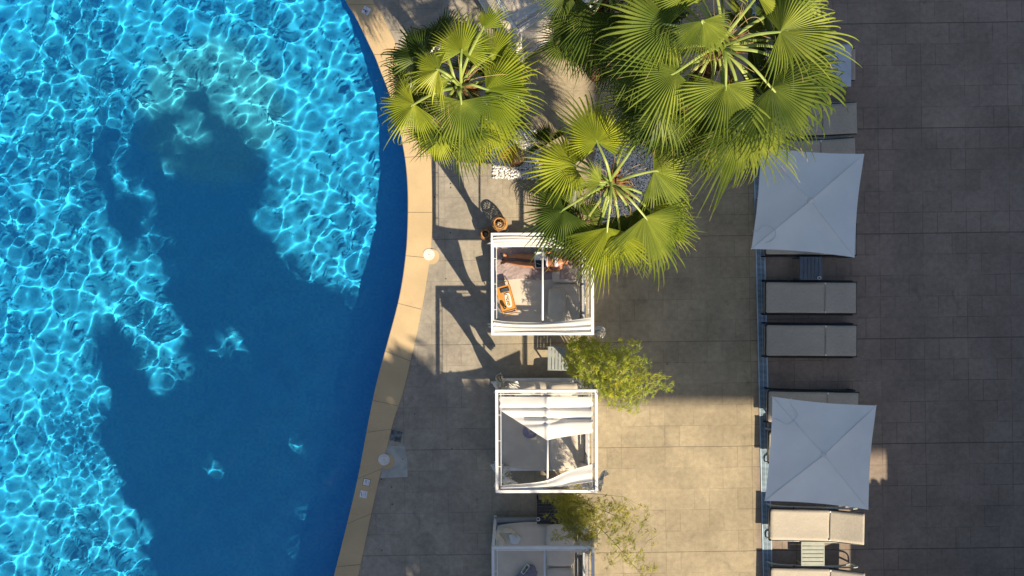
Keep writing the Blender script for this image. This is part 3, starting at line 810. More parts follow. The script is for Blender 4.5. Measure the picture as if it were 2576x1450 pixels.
# ================================================================ slatted tables
def slat_table(label, px, py, wpx, hpx, z, m, n_sl, along='y', rot=0.0):
    c = p(px, py, z); sx = wpx * (CAMZ - z) / F; sy = hpx * (CAMZ - z) / F
    t = thing('side_table', label, 'side table', (c.x, c.y, 0), rot, 'slatted metal side tables')
    mb = MB(); g = .012
    if along == 'y':
        wS = (sx - g * (n_sl - 1) - .03) / n_sl
        for k in range(n_sl): mb.box((-sx / 2 + .015 + wS / 2 + k * (wS + g), 0, z - .008), (wS, sy - .04, .014), bev=.002)
    else:
        wS = (sy - g * (n_sl - 1) - .03) / n_sl
        for k in range(n_sl): mb.box((0, -sy / 2 + .015 + wS / 2 + k * (wS + g), z - .008), (sx - .04, wS, .014), bev=.002)
    local(mb.build('slatted_top', m), t)
    mb = MB()
    for q in (-1, 1):
        mb.box((0, q * (sy / 2 - .012), z - .012), (sx, .024, .026), bev=.003); mb.box((q * (sx / 2 - .012), 0, z - .0125), (.024, sy - .05, .025), bev=.003)
    local(mb.build('table_frame', m), t)
    for a in (-1, 1):
        for b_ in (-1, 1):
            mb = MB(); mb.box((a * (sx / 2 - .02), b_ * (sy / 2 - .02), (z - .03) / 2), (.03, .03, z - .03), bev=.003); local(mb.build('leg', m), t)
    return t
slat_table('pale grey slatted table half under the upper bamboo plant', 1404, 902, 52, 60, .45, M_grey, 6, 'y', R(-1))
slat_table('dark blue slatted table below the upper umbrella', 2040, 675, 57, 58, .40, M_dark, 6, 'y')
slat_table('sage grey slatted table between the two sunlit loungers', 2045, 1393, 59, 61, .30, M_greyg, 6, 'x')
slat_table('blackish slatted table in the shade of the lower bamboo plant', 1388, 1288, 74, 60, .45, M_black, 7, 'x')
M_cup = mat('white_plastic', (.78, .8, .8), .3, .03, 5, bump=0)
M_cupin = mat('cup_inside', (.10, .12, .12), .3, .1, 5)
def cup(label, px, py, z, r_=.035):
    c = p(px, py, z + .04); t = thing('ashtray_cup', label, 'cup', (c.x, c.y, z)); 
    mb = MB(); mb.lathe([(r_ * .8, .001), (r_, .055), (r_ * .86, .056), (r_ * .7, .02)], n=20, caps=False); local(mb.build('cup_wall', M_cup, None, smooth=True), t)
    mb = MB(); mb.lathe([(0, .012), (r_ * .74, .012), (r_ * .74, .022), (0, .022)], n=16, caps=False); local(mb.build('ash', M_cupin), t)
cup('small white cup on the corner of the dark blue table', 2061, 699, .40)
cup('small white cup on the corner of the blackish table', 1354, 1306, .45, .04)

# ================================================================ wicker lanterns
def lantern(label, px, py, r_, h, seed):
    c = p(px, py, h); t = thing('wicker_lantern', label, 'lantern', (c.x, c.y, 0), 0, 'wicker lanterns at the corner of the day bed')
    rnd = random.Random(seed)
    def prof(v):   # radius along height
        return r_ * (.60 + .40 * math.sin(math.pi * (.12 + .80 * v)) ** .8) * (1 if v < .93 else .93)
    mb = MB()
    for dr in (-1, 1):
        for k in range(19):
            a0 = 2 * math.pi * k / 19 + rnd.uniform(-.06, .06); pts = []
            for i in range(15):
                v = i / 14; a = a0 + dr * v * 2.0 + .10 * math.sin(v * 9 + k)
                q = prof(v) + dr * .004; pts.append((q * math.cos(a), q * math.sin(a), .01 + v * (h - .02)))
            mb.tube(pts, .0062, 4)
    for k in range(11):
        v = (k + .5) / 11 + rnd.uniform(-.02, .02); pts = []
        for i in range(29):
            a = 2 * math.pi * i / 28; q = prof(v) + .003 * math.sin(a * 5 + k); pts.append((q * math.cos(a), q * math.sin(a), .01 + v * (h - .02) + .006 * math.sin(a * 3 + k)))
        mb.tube(pts, .0058, 4)
    local(mb.build('wicker_body', M_wick), t)
    R0 = prof(1.0)
    for nm, rr, zz, w_ in (('rim', R0 * .97, h - .010, .018), ('foot_ring', prof(0), .014, .014)):
        mb = MB(); mb.tube([(rr * math.cos(a * math.pi / 16), rr * math.sin(a * math.pi / 16), zz) for a in range(33)], w_, 8)
        local(mb.build(nm, M_wick, None, smooth=True), t)
    mb = MB(); mb.lathe([(0, .012), (r_ * .6, .012), (r_ * .6, .022), (0, .022)], n=24, caps=False); local(mb.build('base_plate', M_wick), t)
    mb = MB(); mb.lathe([(0, .023), (r_ * .30, .023), (r_ * .30, h * .42), (r_ * .26, h * .42 - .004), (0, h * .42 - .012)], n=20, caps=False); local(mb.build('candle', M_candle, None, smooth=True), t)
lantern('larger wicker lantern at the top corner of the woman\'s day bed', 1256, 561, .165, .46, 1)
lantern('smaller wicker lantern next to the larger one', 1221, 588, .125, .33, 2)

# ================================================================ loungers
def make_lounger(back=0.0, L=1.93, Wd=.64):
    t = thing('sun_lounger', None, 'sun lounger', (0, 0, 0), 0, 'sun loungers in a column beside the drain')
    H = .33; hx = L / 2; hinge = .30
    def seat(u, v):
        x = lerp(-hx, hinge, u); y = (v - .5) * Wd * (1 - .015 * math.sin(math.pi * u))
        return Vector((x, y, H - .014 * math.sin(math.pi * v) - (.05 * (1 - u / .04) ** 2 if u < .04 else 0)))
    def bk(u, v):
        d = u * (hx - hinge + (.02 if back else 0)); x = hinge + d * math.cos(back); y = (v - .5) * Wd * (1 - .015 * math.sin(math.pi * u))
        return Vector((x, y, H + d * math.sin(back) - .016 * math.sin(math.pi * v) * math.sin(math.pi * u) - (.03 * ((u - .96) / .04) ** 2 if u > .96 else 0)))
    for nm, fn in (('seat_sling', seat), ('backrest_sling', bk)):
        mb = MB(); mb.grid(fn, 24, 10); o = local(mb.build(nm, M_sling, None, smooth=True), t)
        md = o.modifiers.new('thickness', 'SOLIDIFY'); md.thickness = .012
    mb = MB()
    for sy in (-1, 1):
        y = sy * (Wd / 2 + .004)
        mb.tube([(-hx + .01, y, H - .022), (hinge, y, H - .022)], .017, 8)
        mb.tube([(hinge, y, H - .022), (hinge + (hx - hinge) * math.cos(back), y, H - .022 + (hx - hinge) * math.sin(back))], .017, 8)
    for x in (-hx + .015, hinge): mb.tube([(x, -Wd / 2, H - .03), (x, Wd / 2, H - .03)], .014, 8)
    xe = hinge + (hx - hinge - .01) * math.cos(back); ze = H - .03 + (hx - hinge - .01) * math.sin(back)
    mb.tube([(xe, -Wd / 2, ze), (xe, Wd / 2, ze)], .014, 8)
    local(mb.build('frame', M_black, None, smooth=True), t)
    for sy in (-1, 1):
        y = sy * (Wd / 2 + .035)
        mb = MB()   # bowed side rail that dips to the ground at the foot and carries the armrest loop
        mb.tube(smooth([(-hx + .03, y, .02), (-hx + .18, y, .19), (-.30, y, .245), (.25, y, .23), (.62, y, .17), (hx - .12, y, .02)], 6), .018, 8)
        mb.tube(smooth([(.10, y, .25), (.45, y, .285), (hx - .15, y, .28), (hx - .05, y, .20), (hx - .13, y, .03)], 6), .016, 8)
        local(mb.build('side_rail', M_black if not back else M_alu, None, smooth=True), t)
        for x in (-.45, .40):
            mb = MB(); mb.tube([(x, y - sy * .02, H - .03), (x + .02, y, .24)], .014, 8); local(mb.build('bracket', M_black, None, smooth=True), t)
        mb = MB(); mb.lathe([(0, -.012), (.017, -.012), (.017, .012), (0, .012)], (hinge, sy * (Wd / 2 - .022), H + .008), 12, caps=False); local(mb.build('hinge_bolt', M_white, None, smooth=True), t)
    return t
lg_flat = make_lounger(0.0); lg_up = make_lounger(R(19)); lg_up2 = make_lounger(R(11))
used = set()
def place_lounger(src, label, px, py, rot=0.0, towel=None):
    o = src if src.name not in used else copy_tree(src)
    used.add(src.name); c = p(px, py, .33); o.location = (c.x, c.y, 0); o.rotation_euler = (0, 0, rot); o['label'] = label; return o
place_lounger(lg_flat, 'flat grey sling lounger just below the dark blue slatted table', 2040, 749, R(-.3))
place_lounger(lg_flat, 'flat sling lounger, second below the dark blue table', 2041, 857, R(-.3))
place_lounger(lg_flat, 'sling lounger peeking out above the lower umbrella', 2046, 1025, R(-1))
place_lounger(lg_up2, 'sling lounger hidden under the left half of the lower umbrella', 2048, 1128, R(-1))
place_lounger(lg_up, 'sunlit sling lounger with raised back above the sage grey table', 2051, 1322, R(-1.2))
place_lounger(lg_up, 'sling lounger with raised back cut off by the bottom edge', 2052, 1470, R(-1.2))
place_lounger(lg_flat, 'sling lounger mostly covered by the lower edge of the upper umbrella', 2040, 602, R(-.4))
place_lounger(lg_up2, 'sling lounger poking out above the upper umbrella', 2030, 392, R(2))
place_lounger(lg_up2, 'beige lounger whose back shows at the right of the palm leaves', 2034, 302, R(1.2))
L0 = place_lounger(lg_up2, 'lounger under a pale blue towel, topmost on the right', 2030, 166, 0)
M_tblue = mat('pale_blue_towel', (.52, .60, .68), .95, .04, 5, bump=.4)
def tbf(u, v):
    x = lerp(2035, 2141, u); y = lerp(112, 218, v)
    return p(x, y, .365 + max(0, (p(x, 0, .35).x - p(2066, 0, .35).x)) * .20)
mb = MB(); mb.grid(tbf, 30, 20); tbl = mb.build('lounger_towel', M_tblue, smooth=True); tag(tbl, 'pale blue towel over the back of the topmost lounger', 'towel')
md = tbl.modifiers.new('thickness', 'SOLIDIFY'); md.thickness = .01

# ================================================================ umbrellas
def umbrella(label, corners, apex, zc, za, cord):
    P4 = [p(x, y, zc) for x, y in corners]; A = p(apex[0], apex[1], za)
    t = thing('square_parasol', label, 'umbrella', (A.x, A.y, 0), 0, 'square pale blue grey canvas parasols')
    O = Vector((A.x, A.y, 0)); P4 = [v - O for v in P4]; A = A - O
    mb = MB()
    for k in range(4):
        a, b_ = P4[k], P4[(k + 1) % 4]
        def fn(u, v, a=a, b_=b_):
            e = a.lerp(b_, u); inward = (Vector((0, 0, 0)) - (a + b_) / 2); inward.z = 0; inward.normalize()
            e = e + inward * (.035 * math.sin(math.pi * u)) + Vector((0, 0, -.01 * math.sin(math.pi * u)))
            q = A.lerp(e, v)
            r_ = 4 * u * (1 - u)
            q.z += -.020 * r_ * math.sin(math.pi * v) 
            q.z += -.02 * v * (1 - v) * 2 + .009 * mnoise.noise(Vector((q.x * 3, q.y * 3, k))) + .004 * mnoise.noise(Vector((q.x * 9, q.y * 9, k)))
            return q
        mb.grid(fn, 28, 24)
    o = local(mb.build('canopy', M_umb, None, smooth=True), t)
    bm = bmesh.new(); bm.from_mesh(o.data); bmesh.ops.remove_doubles(bm, verts=bm.verts, dist=.0008); bmesh.ops.recalc_face_normals(bm, faces=bm.faces); bm.to_mesh(o.data); bm.free()
    for k in range(4):
        for tt in (0, .5):
            e = P4[k].lerp(P4[(k + 1) % 4], tt)
            if tt: inward = -(P4[k] + P4[(k + 1) % 4]) / 2; inward.z = 0; e = e + inward.normalized() * .035
            mb = MB(); pts = [A.lerp(e, v) + Vector((0, 0, (-.018 if not tt else -.055) - .02 * v * (1 - v) * 2)) for v in [i / 8 for i in range(9)]]
            mb.tube(pts, .011, 6); local(mb.build('rib', M_white, None, smooth=True), t)
            if not tt:
                mb = MB(); pts = [A.lerp(e, v) + Vector((0, 0, .0035 - .02 * v * (1 - v) * 2 + (.012 * v if tt else 0))) for v in [.03 + .95 * i / 8 for i in range(9)]]
                mb.tube(pts, .0032, 5); local(mb.build('seam', M_seam, None, smooth=True), t)
    mb = MB(); mb.tube([(0, 0, .08), (0, 0, za - .02)], .024, 12); local(mb.build('pole', M_white, None, smooth=True), t)
    mb = MB(); mb.lathe([(0, .05), (.026, .05), (.034, .035), (.038, .0), (.05, -.005), (.052, -.02), (0, -.02)], (0, 0, za + .008), 20, caps=False); local(mb.build('finial', M_white, None, smooth=True), t)
    mb = MB(); mb.box((0, 0, .05), (.55, .55, .09), bev=.012); local(mb.build('base', mat('stone_base', (.25, .25, .25), .8, .1, 8)), t)
    mb = MB(); q = smooth([p(x, y, z) - O for x, y, z in cord], 6); mb.tube(q, .0045, 5); local(mb.build('cord', M_seam, None, smooth=True), t)
Z1, Z2 = 2.38, 2.50
def z27(x, y): return (2550 + x / 1.8133) / 1.37539, (450 + y / 1.8133) / 1.37539
def z28(x, y): return (2550 + x / 1.9487) / 1.37539, (1250 + y / 1.9487) / 1.37539
umbrella('pale canvas parasol touched by the palm leaves', [z27(150, 104), z27(799, 150), z27(737, 799), z27(90, 746)], z27(462, 442), Z1, Z2,
         [(*z27(96, 632), 2.372), (*z27(130, 633), 2.386), (*z27(160, 606), 2.40), (*z27(205, 604), 2.412), (*z27(240, 632), 2.42), (*z27(238, 672), 2.412), (*z27(205, 700), 2.395), (*z27(180, 708), 2.385), (*z27(166, 738), 2.368)])
umbrella('pale canvas parasol with a lounger showing above it, nearer the bottom', [z28(238, 238), z28(941, 298), z28(886, 1001), z28(187, 941)], z28(587, 632), Z1, Z2,
         [(*z28(367, 244), 2.37), (*z28(363, 290), 2.385), (*z28(392, 325), 2.405), (*z28(408, 360), 2.42), (*z28(375, 405), 2.422), (*z28(335, 425), 2.415), (*z28(290, 405), 2.40), (*z28(268, 390), 2.388), (*z28(232, 386), 2.372)])

# ================================================================ drain
def drain():
    a = p(1897, -60, 0); b_ = p(1933, 1530, 0)
    c = (a + b_) / 2; d = (b_ - a); L = d.length; rot = math.atan2(d.y, d.x) + math.pi / 2
    t = thing('slot_drain', 'long steel slot drain grate between the tan and the brown paving', 'drain', (c.x, c.y, 0), rot)
    Wd = .205
    mb = MB(); n_ = int(L / .0262)
    for k in range(n_): mb.box((.004, -L / 2 + (k + .5) * L / n_, .012), (Wd - .056, .0125, .008))
    mb.box((.004, 0, .0075), (.012, L - .01, .004))
    local(mb.build('grate_slats', M_galv), t)
    for sx in (-1, 1):
        mb = MB(); mb.box((sx * (Wd / 2 - .013), 0, .010), (.026, L, .016), bev=.002); local(mb.build('edge_rail', M_galv), t)
    mb = MB(); mb.box((0, 0, .003), (Wd - .04, L, .004)); local(mb.build('channel', M_pit), t)
drain()

# ================================================================ small fittings in the deck
M_lid = mat('skimmer_lid', (.66, .66, .63), .7, .06, 10, bump=.3)
M_hole = mat('dark_hole', (.01, .01, .01), .9, 0, 3)
def skimmer(label, px, py):
    c = p(px, py, .03); t = thing('skimmer_lid', label, 'pool skimmer lid', (c.x, c.y, 0))
    mb = MB(); o_ = Vector((.055, -.045, 0)); mb.lathe([(0, .008), (.165, .008), (.165, .014), (0, .014)], o_, 40, caps=False); local(mb.build('mortar_ring', M_cop), t)
    mb = MB(); mb.lathe([(0, .022), (.122, .022), (.124, .029), (.118, .032), (0, .033)], n=40, caps=False); local(mb.build('lid', M_lid, None, smooth=False), t)
    mb = MB(); mb.lathe([(0, .0335), (.009, .0335), (.009, .0345), (0, .0345)], n=12, caps=False); local(mb.build('finger_hole', M_hole), t)
skimmer('round white skimmer lid on the coping nearest the lanterns', 1079, 640)
skimmer('round pale skimmer lid on the coping beside the light cement patch', 966, 1156)
# cement patch and inspection cover
mb = MB(); pp = [s(x, y) for x, y in ((1338, 1544), (1400, 1544), (1410, 1600), (1410, 1650), (1315, 1654))]
mb.poly([(v.x, v.y) for v in pp], .001, .004); M_patch = mat('cement_patch', (.40, .42, .40), .9, .10, 5, bump=.4)
tag(mb.build('cement_patch', M_patch), kind='structure')
ic = thing('inspection_cover', 'square stone inlaid cover beside the coping', 'inspection cover', s(1371, 1508), R(-13))
mb = MB(); mb.box((0, 0, .006), (.245, .235, .010), bev=.003); local(mb.build('cover_plate', mat('cover_slate', (.15, .18, .20), .8, .35, 9, bump=.6)), ic)
mb = MB()
for q in (-1, 1): mb.box((0, q * .118, .008), (.25, .007, .012)); mb.box((q * .1235, 0, .008), (.007, .228, .012))
local(mb.build('cover_rim', mat('cover_rim', (.33, .36, .37), .8, .3, 30)), ic)
rnd = random.Random(8)
for i, (x, y) in enumerate([(1435, 1432), (1394, 1588), (1319, 1659), (1355, 1685), (1357, 1745), (1321, 1904), (1558, 805), (1543, 964), (1559, 635), (1559, 649), (1504, 683), (1564, 1553)]):
    c = s(x, y); mb = MB(); mb.lathe([(0, .001), (.013, .001), (.011, .005), (0, .005)], n=12, caps=False)
    o = mb.build('anchor_socket', M_hole, loc=None); o.location = (c.x, c.y, 0)
    tag(o, 'small dark drilled anchor hole in the concrete near the pool', 'anchor hole', 'drilled anchor holes in the deck')

# ================================================================ sign tiles on the coping
M_tile = mat('white_tile', (.78, .79, .82), .25, .03, 6, bump=0)
M_tborder = mat('dark_tile_border', (.07, .05, .06), .5, .1, 6)
M_ink = mat('navy_glaze', (.02, .03, .16), .3, .05, 6, bump=0)
M_ink2 = mat('grey_glaze', (.32, .33, .42), .3, .05, 6, bump=0)
M_inkb = mat('black_glaze', (.03, .03, .06), .3, .05, 6, bump=0)
ZT = .022
def sign(label, sx, sy, rot, size=.165):
    c = s(sx, sy, ZT); return thing('sign_tile', label, 'sign tile', (c.x, c.y, ZT), rot, 'glazed sign tiles on the coping')
def plate(t, size, border=None):
    if border:
        mb = MB(); mb.box((0, 0, .002), (size * 1.13, size * 1.13, .006)); local(mb.build('border', border), t)
    mb = MB(); mb.box((0, 0, .005), (size, size, .007), bev=.001); local(mb.build('tile', M_tile), t)
def ink(t, name, polys, m):
    mb = MB()
    for q in polys: mb.poly(q, .0085, .0105)
    return local(mb.build(name, m), t)
# pictogram tile (swimmer climbing out)
t1 = sign('white tile with a navy bather pictogram, topmost on the coping', 1267, 37, R(-28)); plate(t1, .155)
def circ(x, y, r_, n=18): return [(x + r_ * math.cos(2 * math.pi * k / n), y + r_ * math.sin(2 * math.pi * k / n)) for k in range(n)]
def zz1(x, y):   # zoom coordinates of the tile -> tile space
    w_ = s(1230 + x / 20.71, y / 20.71, ZT) - Vector(t1.location); w_.z = 0; v = Matrix.Rotation(-R(-28), 3, 'Z') @ w_; return (v.x, v.y)
ink(t1, 'pictogram', [[zz1(*q) for q in ((700, 700), (760, 740), (800, 800), (800, 860), (860, 900), (850, 920), (790, 890), (760, 850), (720, 860), (720, 940), (810, 950), (800, 985), (690, 970), (670, 800))]], M_ink)
cx, cy = zz1(612, 690); ink(t1, 'pictogram', [circ(cx, cy, .0165)], M_ink)
ink(t1, 'pictogram_wave', [[zz1(*q) for q in ((760, 690), (830, 730), (960, 860), (880, 890), (800, 770))], [zz1(*q) for q in ((700, 560), (760, 530), (820, 600), (780, 630))]], M_ink2)
# depth tile 1.55 with a small line under it
t2 = sign('dark bordered depth tile reading 1.55 on the coping', 1268.5, 1668.5, R(78)); plate(t2, .135, M_tborder)
def text_part(t, name, body, size, x, y, m, rot=0.0):
    cu = bpy.data.curves.new(name, 'FONT'); cu.body = body; cu.size = size; cu.extrude = .001; cu.align_x = 'CENTER'; cu.align_y = 'CENTER'
    ob = bpy.data.objects.new(name, cu); dg = None
    me = None
    C.objects.link(ob); bpy.context.view_layer.update()
    me = bpy.data.meshes.new_from_object(ob.evaluated_get(bpy.context.evaluated_depsgraph_get()))
    bpy.data.objects.remove(ob); me.materials.clear(); me.materials.append(m)
    o = bpy.data.objects.new(name, me); C.objects.link(o); o.parent = t; o.location = (x, y, .0095); o.rotation_euler = (0, 0, rot); return o
text_part(t2, 'depth_number', '1.55', .062, 0, .012, M_inkb)
ink(t2, 'depth_unit', [[(-.05 + k * .018, -.045), (-.04 + k * .018, -.045), (-.04 + k * .018, -.035), (-.05 + k * .018, -.035)] for k in range(6)], M_ink2)
t3 = sign('white tile with a faint diver pictogram below the depth tile', 1258, 1710, R(78)); plate(t3, .150)
ink(t3, 'pictogram', [[(-.05, .030), (-.043, .022), (.012, .040), (.008, .052)], circ(.022, .056, .009)], M_ink)
ink(t3, 'pictogram_water', [[(-.055, .0), (.05, .002), (.05, .008), (-.055, .006)]] + [[(-.055 + k * .02, -.045), (-.042 + k * .02, -.045), (-.042 + k * .02, -.032), (-.055 + k * .02, -.032)] for k in range(6)], M_ink2)
# ================================================================ the reading woman
M_skin = mat('tanned_skin', (.46, .20, .095), .5, .08, 8, bump=.1, bscale=200)
M_hair = mat('dark_hair', (.03, .018, .012), .5, .2, 30)
M_bik = mat('lilac_white_fabric', (.66, .62, .74), .85, .05, 12)
def cap_chain(mb, pts, n=14):
    """chain of round joints joined by tapered limbs; pts = (Vector, radius)"""
    for (a, ra), (b_, rb) in zip(pts, pts[1:]):
        m_ = 6; mb.tube([a.lerp(b_, i / m_) for i in range(m_ + 1)], [lerp(ra, rb, i / m_) for i in range(m_ + 1)], n)
    for a, ra in pts: mb.ell(a, (ra, ra, ra), None, n, 8)
ZB = .475
wm = thing('person', 'woman in a lilac bikini lying on the grey towel reading a magazine', 'person', s(1860, 906, ZB))
mb = MB()
S_ = lambda x, y, z: s(x, y, ZB + z)
# torso
cap_chain(mb, [(S_(1880, 906, .095), .115), (S_(1890, 906, .115), .108), (S_(1905, 906, .15), .098), (S_(1922, 906, .20), .108), (S_(1934, 905, .235), .105)], 18)
for y in (895, 917): mb.ell(S_(1877, y, .085), (.10, .088, .085)); 
for y in (896.5, 915): mb.ell(S_(1924, y, .275), (.060, .060, .048))      # bust
cap_chain(mb, [(S_(1938, 893, .235), .058), (S_(1939, 905, .25), .065), (S_(1938, 918, .235), .058)])
cap_chain(mb, [(S_(1940, 905, .26), .055), (S_(1952, 904, .285), .05)])
# head (chin towards the book)
hc = S_(1966, 903.5, .33); mb.ell(hc, (.098, .078, .098)); mb.ell(hc + Vector((-.055, 0, .01)), (.05, .048, .055)); mb.ell(hc + Vector((-.02, 0, .098)), (.022, .012, .016))
for sy in (-1, 1): mb.ell(hc + Vector((.005, sy * .078, .0)), (.022, .012, .03))
# legs
legU = [(S_(1876, 895, .085), .088), (S_(1860, 893, .085), .080), (S_(1840, 890.5, .085), .066), (S_(1822, 888.5, .09), .054), (S_(1814, 888, .088), .052), (S_(1803, 887, .075), .055), (S_(1790, 886.5, .062), .050), (S_(1774, 887.5, .052), .036), (S_(1762, 888.5, .047), .030), (S_(1756, 889, .045), .034)]
legD = [(S_(1876, 916, .085), .088), (S_(1860, 917, .085), .080), (S_(1838, 917, .085), .067), (S_(1820, 915.5, .09), .055), (S_(1811, 914.5, .088), .052), (S_(1799, 912.5, .075), .056), (S_(1785, 910.5, .062), .051), (S_(1766, 907.5, .052), .036), (S_(1752, 905.5, .047), .030), (S_(1746, 905, .045), .034)]
for leg, dy in ((legU, .012), (legD, -.012)):
    cap_chain(mb, leg, 16)
    h = leg[-1][0]
    # foot pointing up and a little out, heel on the towel
    cap_chain(mb, [(h, .033), (h + Vector((-.02, dy, .055)), .034), (h + Vector((-.045, dy * 2, .11)), .032), (h + Vector((-.065, dy * 3, .145)), .024)], 12)
    for k in range(5):
        q = h + Vector((-.068, dy * 3 + (k - 2) * .013, .150 - abs(k - (1 if dy < 0 else 3)) * .005)); cap_chain(mb, [(q, .0095), (q + Vector((-.010, 0, .022)), .0080)], 8)
# arms: elbows on the towel, hands at the page edges
def arm(sh, el, wr, up, fx):
    cap_chain(mb, [(sh, .050), (sh.lerp(el, .5), .042), (el, .036), (el.lerp(wr, .35), .036), (wr, .024)], 14)
    d = (wr - el).normalized(); side = Vector((0, up, 0))
    palm = wr + d * .045; cap_chain(mb, [(wr, .024), (palm, .027), (wr + d * .075, .024)], 12); mb.ell(palm + Vector((0, 0, 0)), (.042, .028, .026))
    for k in range(4):
        b0 = wr + d * .078 + Vector((0, 0, 1)).cross(d) * ((k - 1.5) * .017)
        ln = (.070, .078, .073, .058)[k]
        m1 = b0 + d * ln * .45 - side * .010 ; e1 = m1 + (d * .5 - side * .6).normalized() * ln * .5
        cap_chain(mb, [(b0, .0100), (m1, .0088), (e1, .0072)], 8)
    th = wr + d * .03 + Vector((.0, 0, .022)); cap_chain(mb, [(th, .012), (th + d * .035 - side * .018 + Vector((0, 0, .012)), .010), (th + d * .055 - side * .040 + Vector((0, 0, .004)), .0085)], 8)
arm(S_(1939, 887, .225), S_(1917, 874, .06), S_(1895, 873, .19), 1, 0)
arm(S_(1939, 925, .225), S_(1916, 939, .05), S_(1890, 930, .17), -1, 0)
body = mb.build('body', M_skin, wm, smooth=True)
r_ = body.modifiers.new('skin', 'REMESH'); r_.mode = 'VOXEL'; r_.voxel_size = .0055; r_.use_smooth_shade = True
sm_ = body.modifiers.new('soften', 'SMOOTH'); sm_.factor = .6; sm_.iterations = 5
mb = MB()
mb.ell(hc + Vector((.028, 0, .005)), (.098, .088, .102)); 
for k in range(14):
    a = -1.2 + 2.4 * k / 13; q = hc + Vector((.10, math.sin(a) * .07, -.03)); mb.tube([q, q + Vector((.07, math.sin(a) * .05, -.06)), q + Vector((.13, math.sin(a) * .12, -.10))], [.024, .020, .008], 8)
hair = mb.build('hair', M_hair, wm, smooth=True)
r_ = hair.modifiers.new('join', 'REMESH'); r_.mode = 'VOXEL'; r_.voxel_size = .009; r_.use_smooth_shade = True
for sy in (-1, 1):
    mb = MB(); mb.ell(hc + Vector((-.005, sy * .030, .088)), (.010, .015, .008)); mb.build('eye', M_print, wm, smooth=True)
mb = MB(); mb.ell(hc + Vector((-.062, 0, .062)), (.009, .022, .008)); mb.build('mouth', mat('lips', (.40, .08, .07), .4, .05, 8), wm, smooth=True)
# bikini
mb = MB()
for y in (896.5, 915.0):
    mb.ell(S_(1924.5, y, .279), (.054, .056, .050))
for a, b_ in (((1926, 896, .318), (1926, 915.5, .318)),): mb.tube([S_(*a), S_(1926, 905.7, .30), S_(*b_)], [.012, .010, .012], 8)
for y, yy in ((896.5, 899), (915, 911)): mb.tube([S_(1928, y, .318), S_(1938, (y + yy) / 2, .318), S_(1946, yy, .31)], .0065, 8)
for a in ((1918, 899, .345), (1931, 900, .345), (1919, 911, .345), (1929, 913, .35)): mb.tube([S_(1925, 905.7, .322), S_((1925 + a[0]) / 2, (905.7 + a[1]) / 2, .345), S_(a[0], a[1], .325)], [.006, .016, .009], 8)
mb.build('bikini_top', M_bik, wm, smooth=True)
mb = MB()
def band(x, r0, z): mb.tube([S_(x + (2 if abs(t_) > .6 else 0), 906 + 19 * t_, z + r0 * math.sqrt(max(0, 1 - (t_ * .93) ** 2))) for t_ in [(-1 + i / 8) for i in range(17)]], .015, 8)
band(1892, .125, .105)
mb.grid(lambda u, v: S_(lerp(1874, 1893, u), 906 + lerp(5, 19, u ** 1.4) * (v * 2 - 1), .105 + .130 * math.sqrt(max(0, 1 - (v * 2 - 1) ** 2 * .75 * u)) - .02 * (1 - u)), 12, 16)
mb.build('bikini_bottom', M_bik, wm, smooth=True)
# magazine standing open on her hips
M_page = mat('magazine_page', (.76, .76, .74), .5, .03, 10, bump=0)
M_photo = mat('dark_photo_page', (.025, .02, .024), .35, .3, 18, bump=0)
M_fig = mat('pale_photo_shape', (.42, .44, .47), .4, .15, 30, bump=0)
mg = thing('open_magazine', 'open magazine with a dark photo page held by the lying woman', 'magazine', s(1868, 899, ZB + .20))
def page(y0, y1, z0, z1, name, m, x0=1849, x1=1889, dz=0):
    mb = MB(); mb.grid(lambda u, v: s(lerp(x0 + (1.5 if y1 < 899 else 3.5) * (v if y1 < 899 else v), x1, u), lerp(y0, y1, v), ZB + lerp(z0, z1, v) + .018 * math.sin(math.pi * v) + dz), 6, 12)
    o = mb.build(name, m, mg, smooth=True); md = o.modifiers.new('t', 'SOLIDIFY'); md.thickness = .005
page(899.5, 871, .215, .29, 'left_page', M_page); page(899.5, 927.5, .215, .27, 'right_page', M_page)
page(901, 925.5, .222, .274, 'photo', M_photo, 1852, 1888, .004)
mb = MB()
for pts in (((1856, 912), (1862, 914), (1873, 917), (1866, 913), (1858, 910)), ((1858, 901.5), (1861, 907), (1862, 902)), ):
    vs = [s(x, y, ZB + lerp(.222, .274, (y - 901) / 24.5) + .018 * math.sin(math.pi * (y - 901) / 24.5) + .010) for x, y in pts]; mb.add(vs, [tuple(range(len(vs)))])
mb.build('photo_figure', M_fig, mg)
# ================================================================ plants
def leaf_mat(name, c1, c2, tcol, transl=.42, rough=.38, cdry=None, vscale=1.2):
    m, nt, out = new_mat(name); b = NB(nt)
    tc = b.n('ShaderNodeTexCoord').outputs['Object']
    geo = b.n('ShaderNodeNewGeometry')
    rnd_ = geo.outputs['Random Per Island']
    c = b.mix(b.ramp(b.noise(tc, vscale, 3), .35, .65), c1, c2)
    c = b.mix(b.m('MULTIPLY', rnd_, .7), c, c2)
    if cdry: c = b.mix(b.ramp(rnd_, .93, .96, 0, .9), c, cdry)
    pr = b.n('ShaderNodeBsdfPrincipled'); b.link(c, pr.inputs['Base Color']); pr.inputs['Roughness'].default_value = rough
    pr.inputs['Specular IOR Level'].default_value = .65
    tr = b.n('ShaderNodeBsdfTranslucent'); b.link(b.mix(.5, c, tcol), tr.inputs[0])
    mx = b.n('ShaderNodeMixShader'); mx.inputs[0].default_value = transl
    b.link(pr.outputs[0], mx.inputs[1]); b.link(tr.outputs[0], mx.inputs[2]); b.link(mx.outputs[0], out.inputs[0]); return m
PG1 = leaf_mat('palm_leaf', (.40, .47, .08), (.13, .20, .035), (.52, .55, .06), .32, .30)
PG2 = leaf_mat('palm_leaf_yellow', (.50, .55, .06), (.20, .28, .03), (.64, .60, .05), .36, .32)
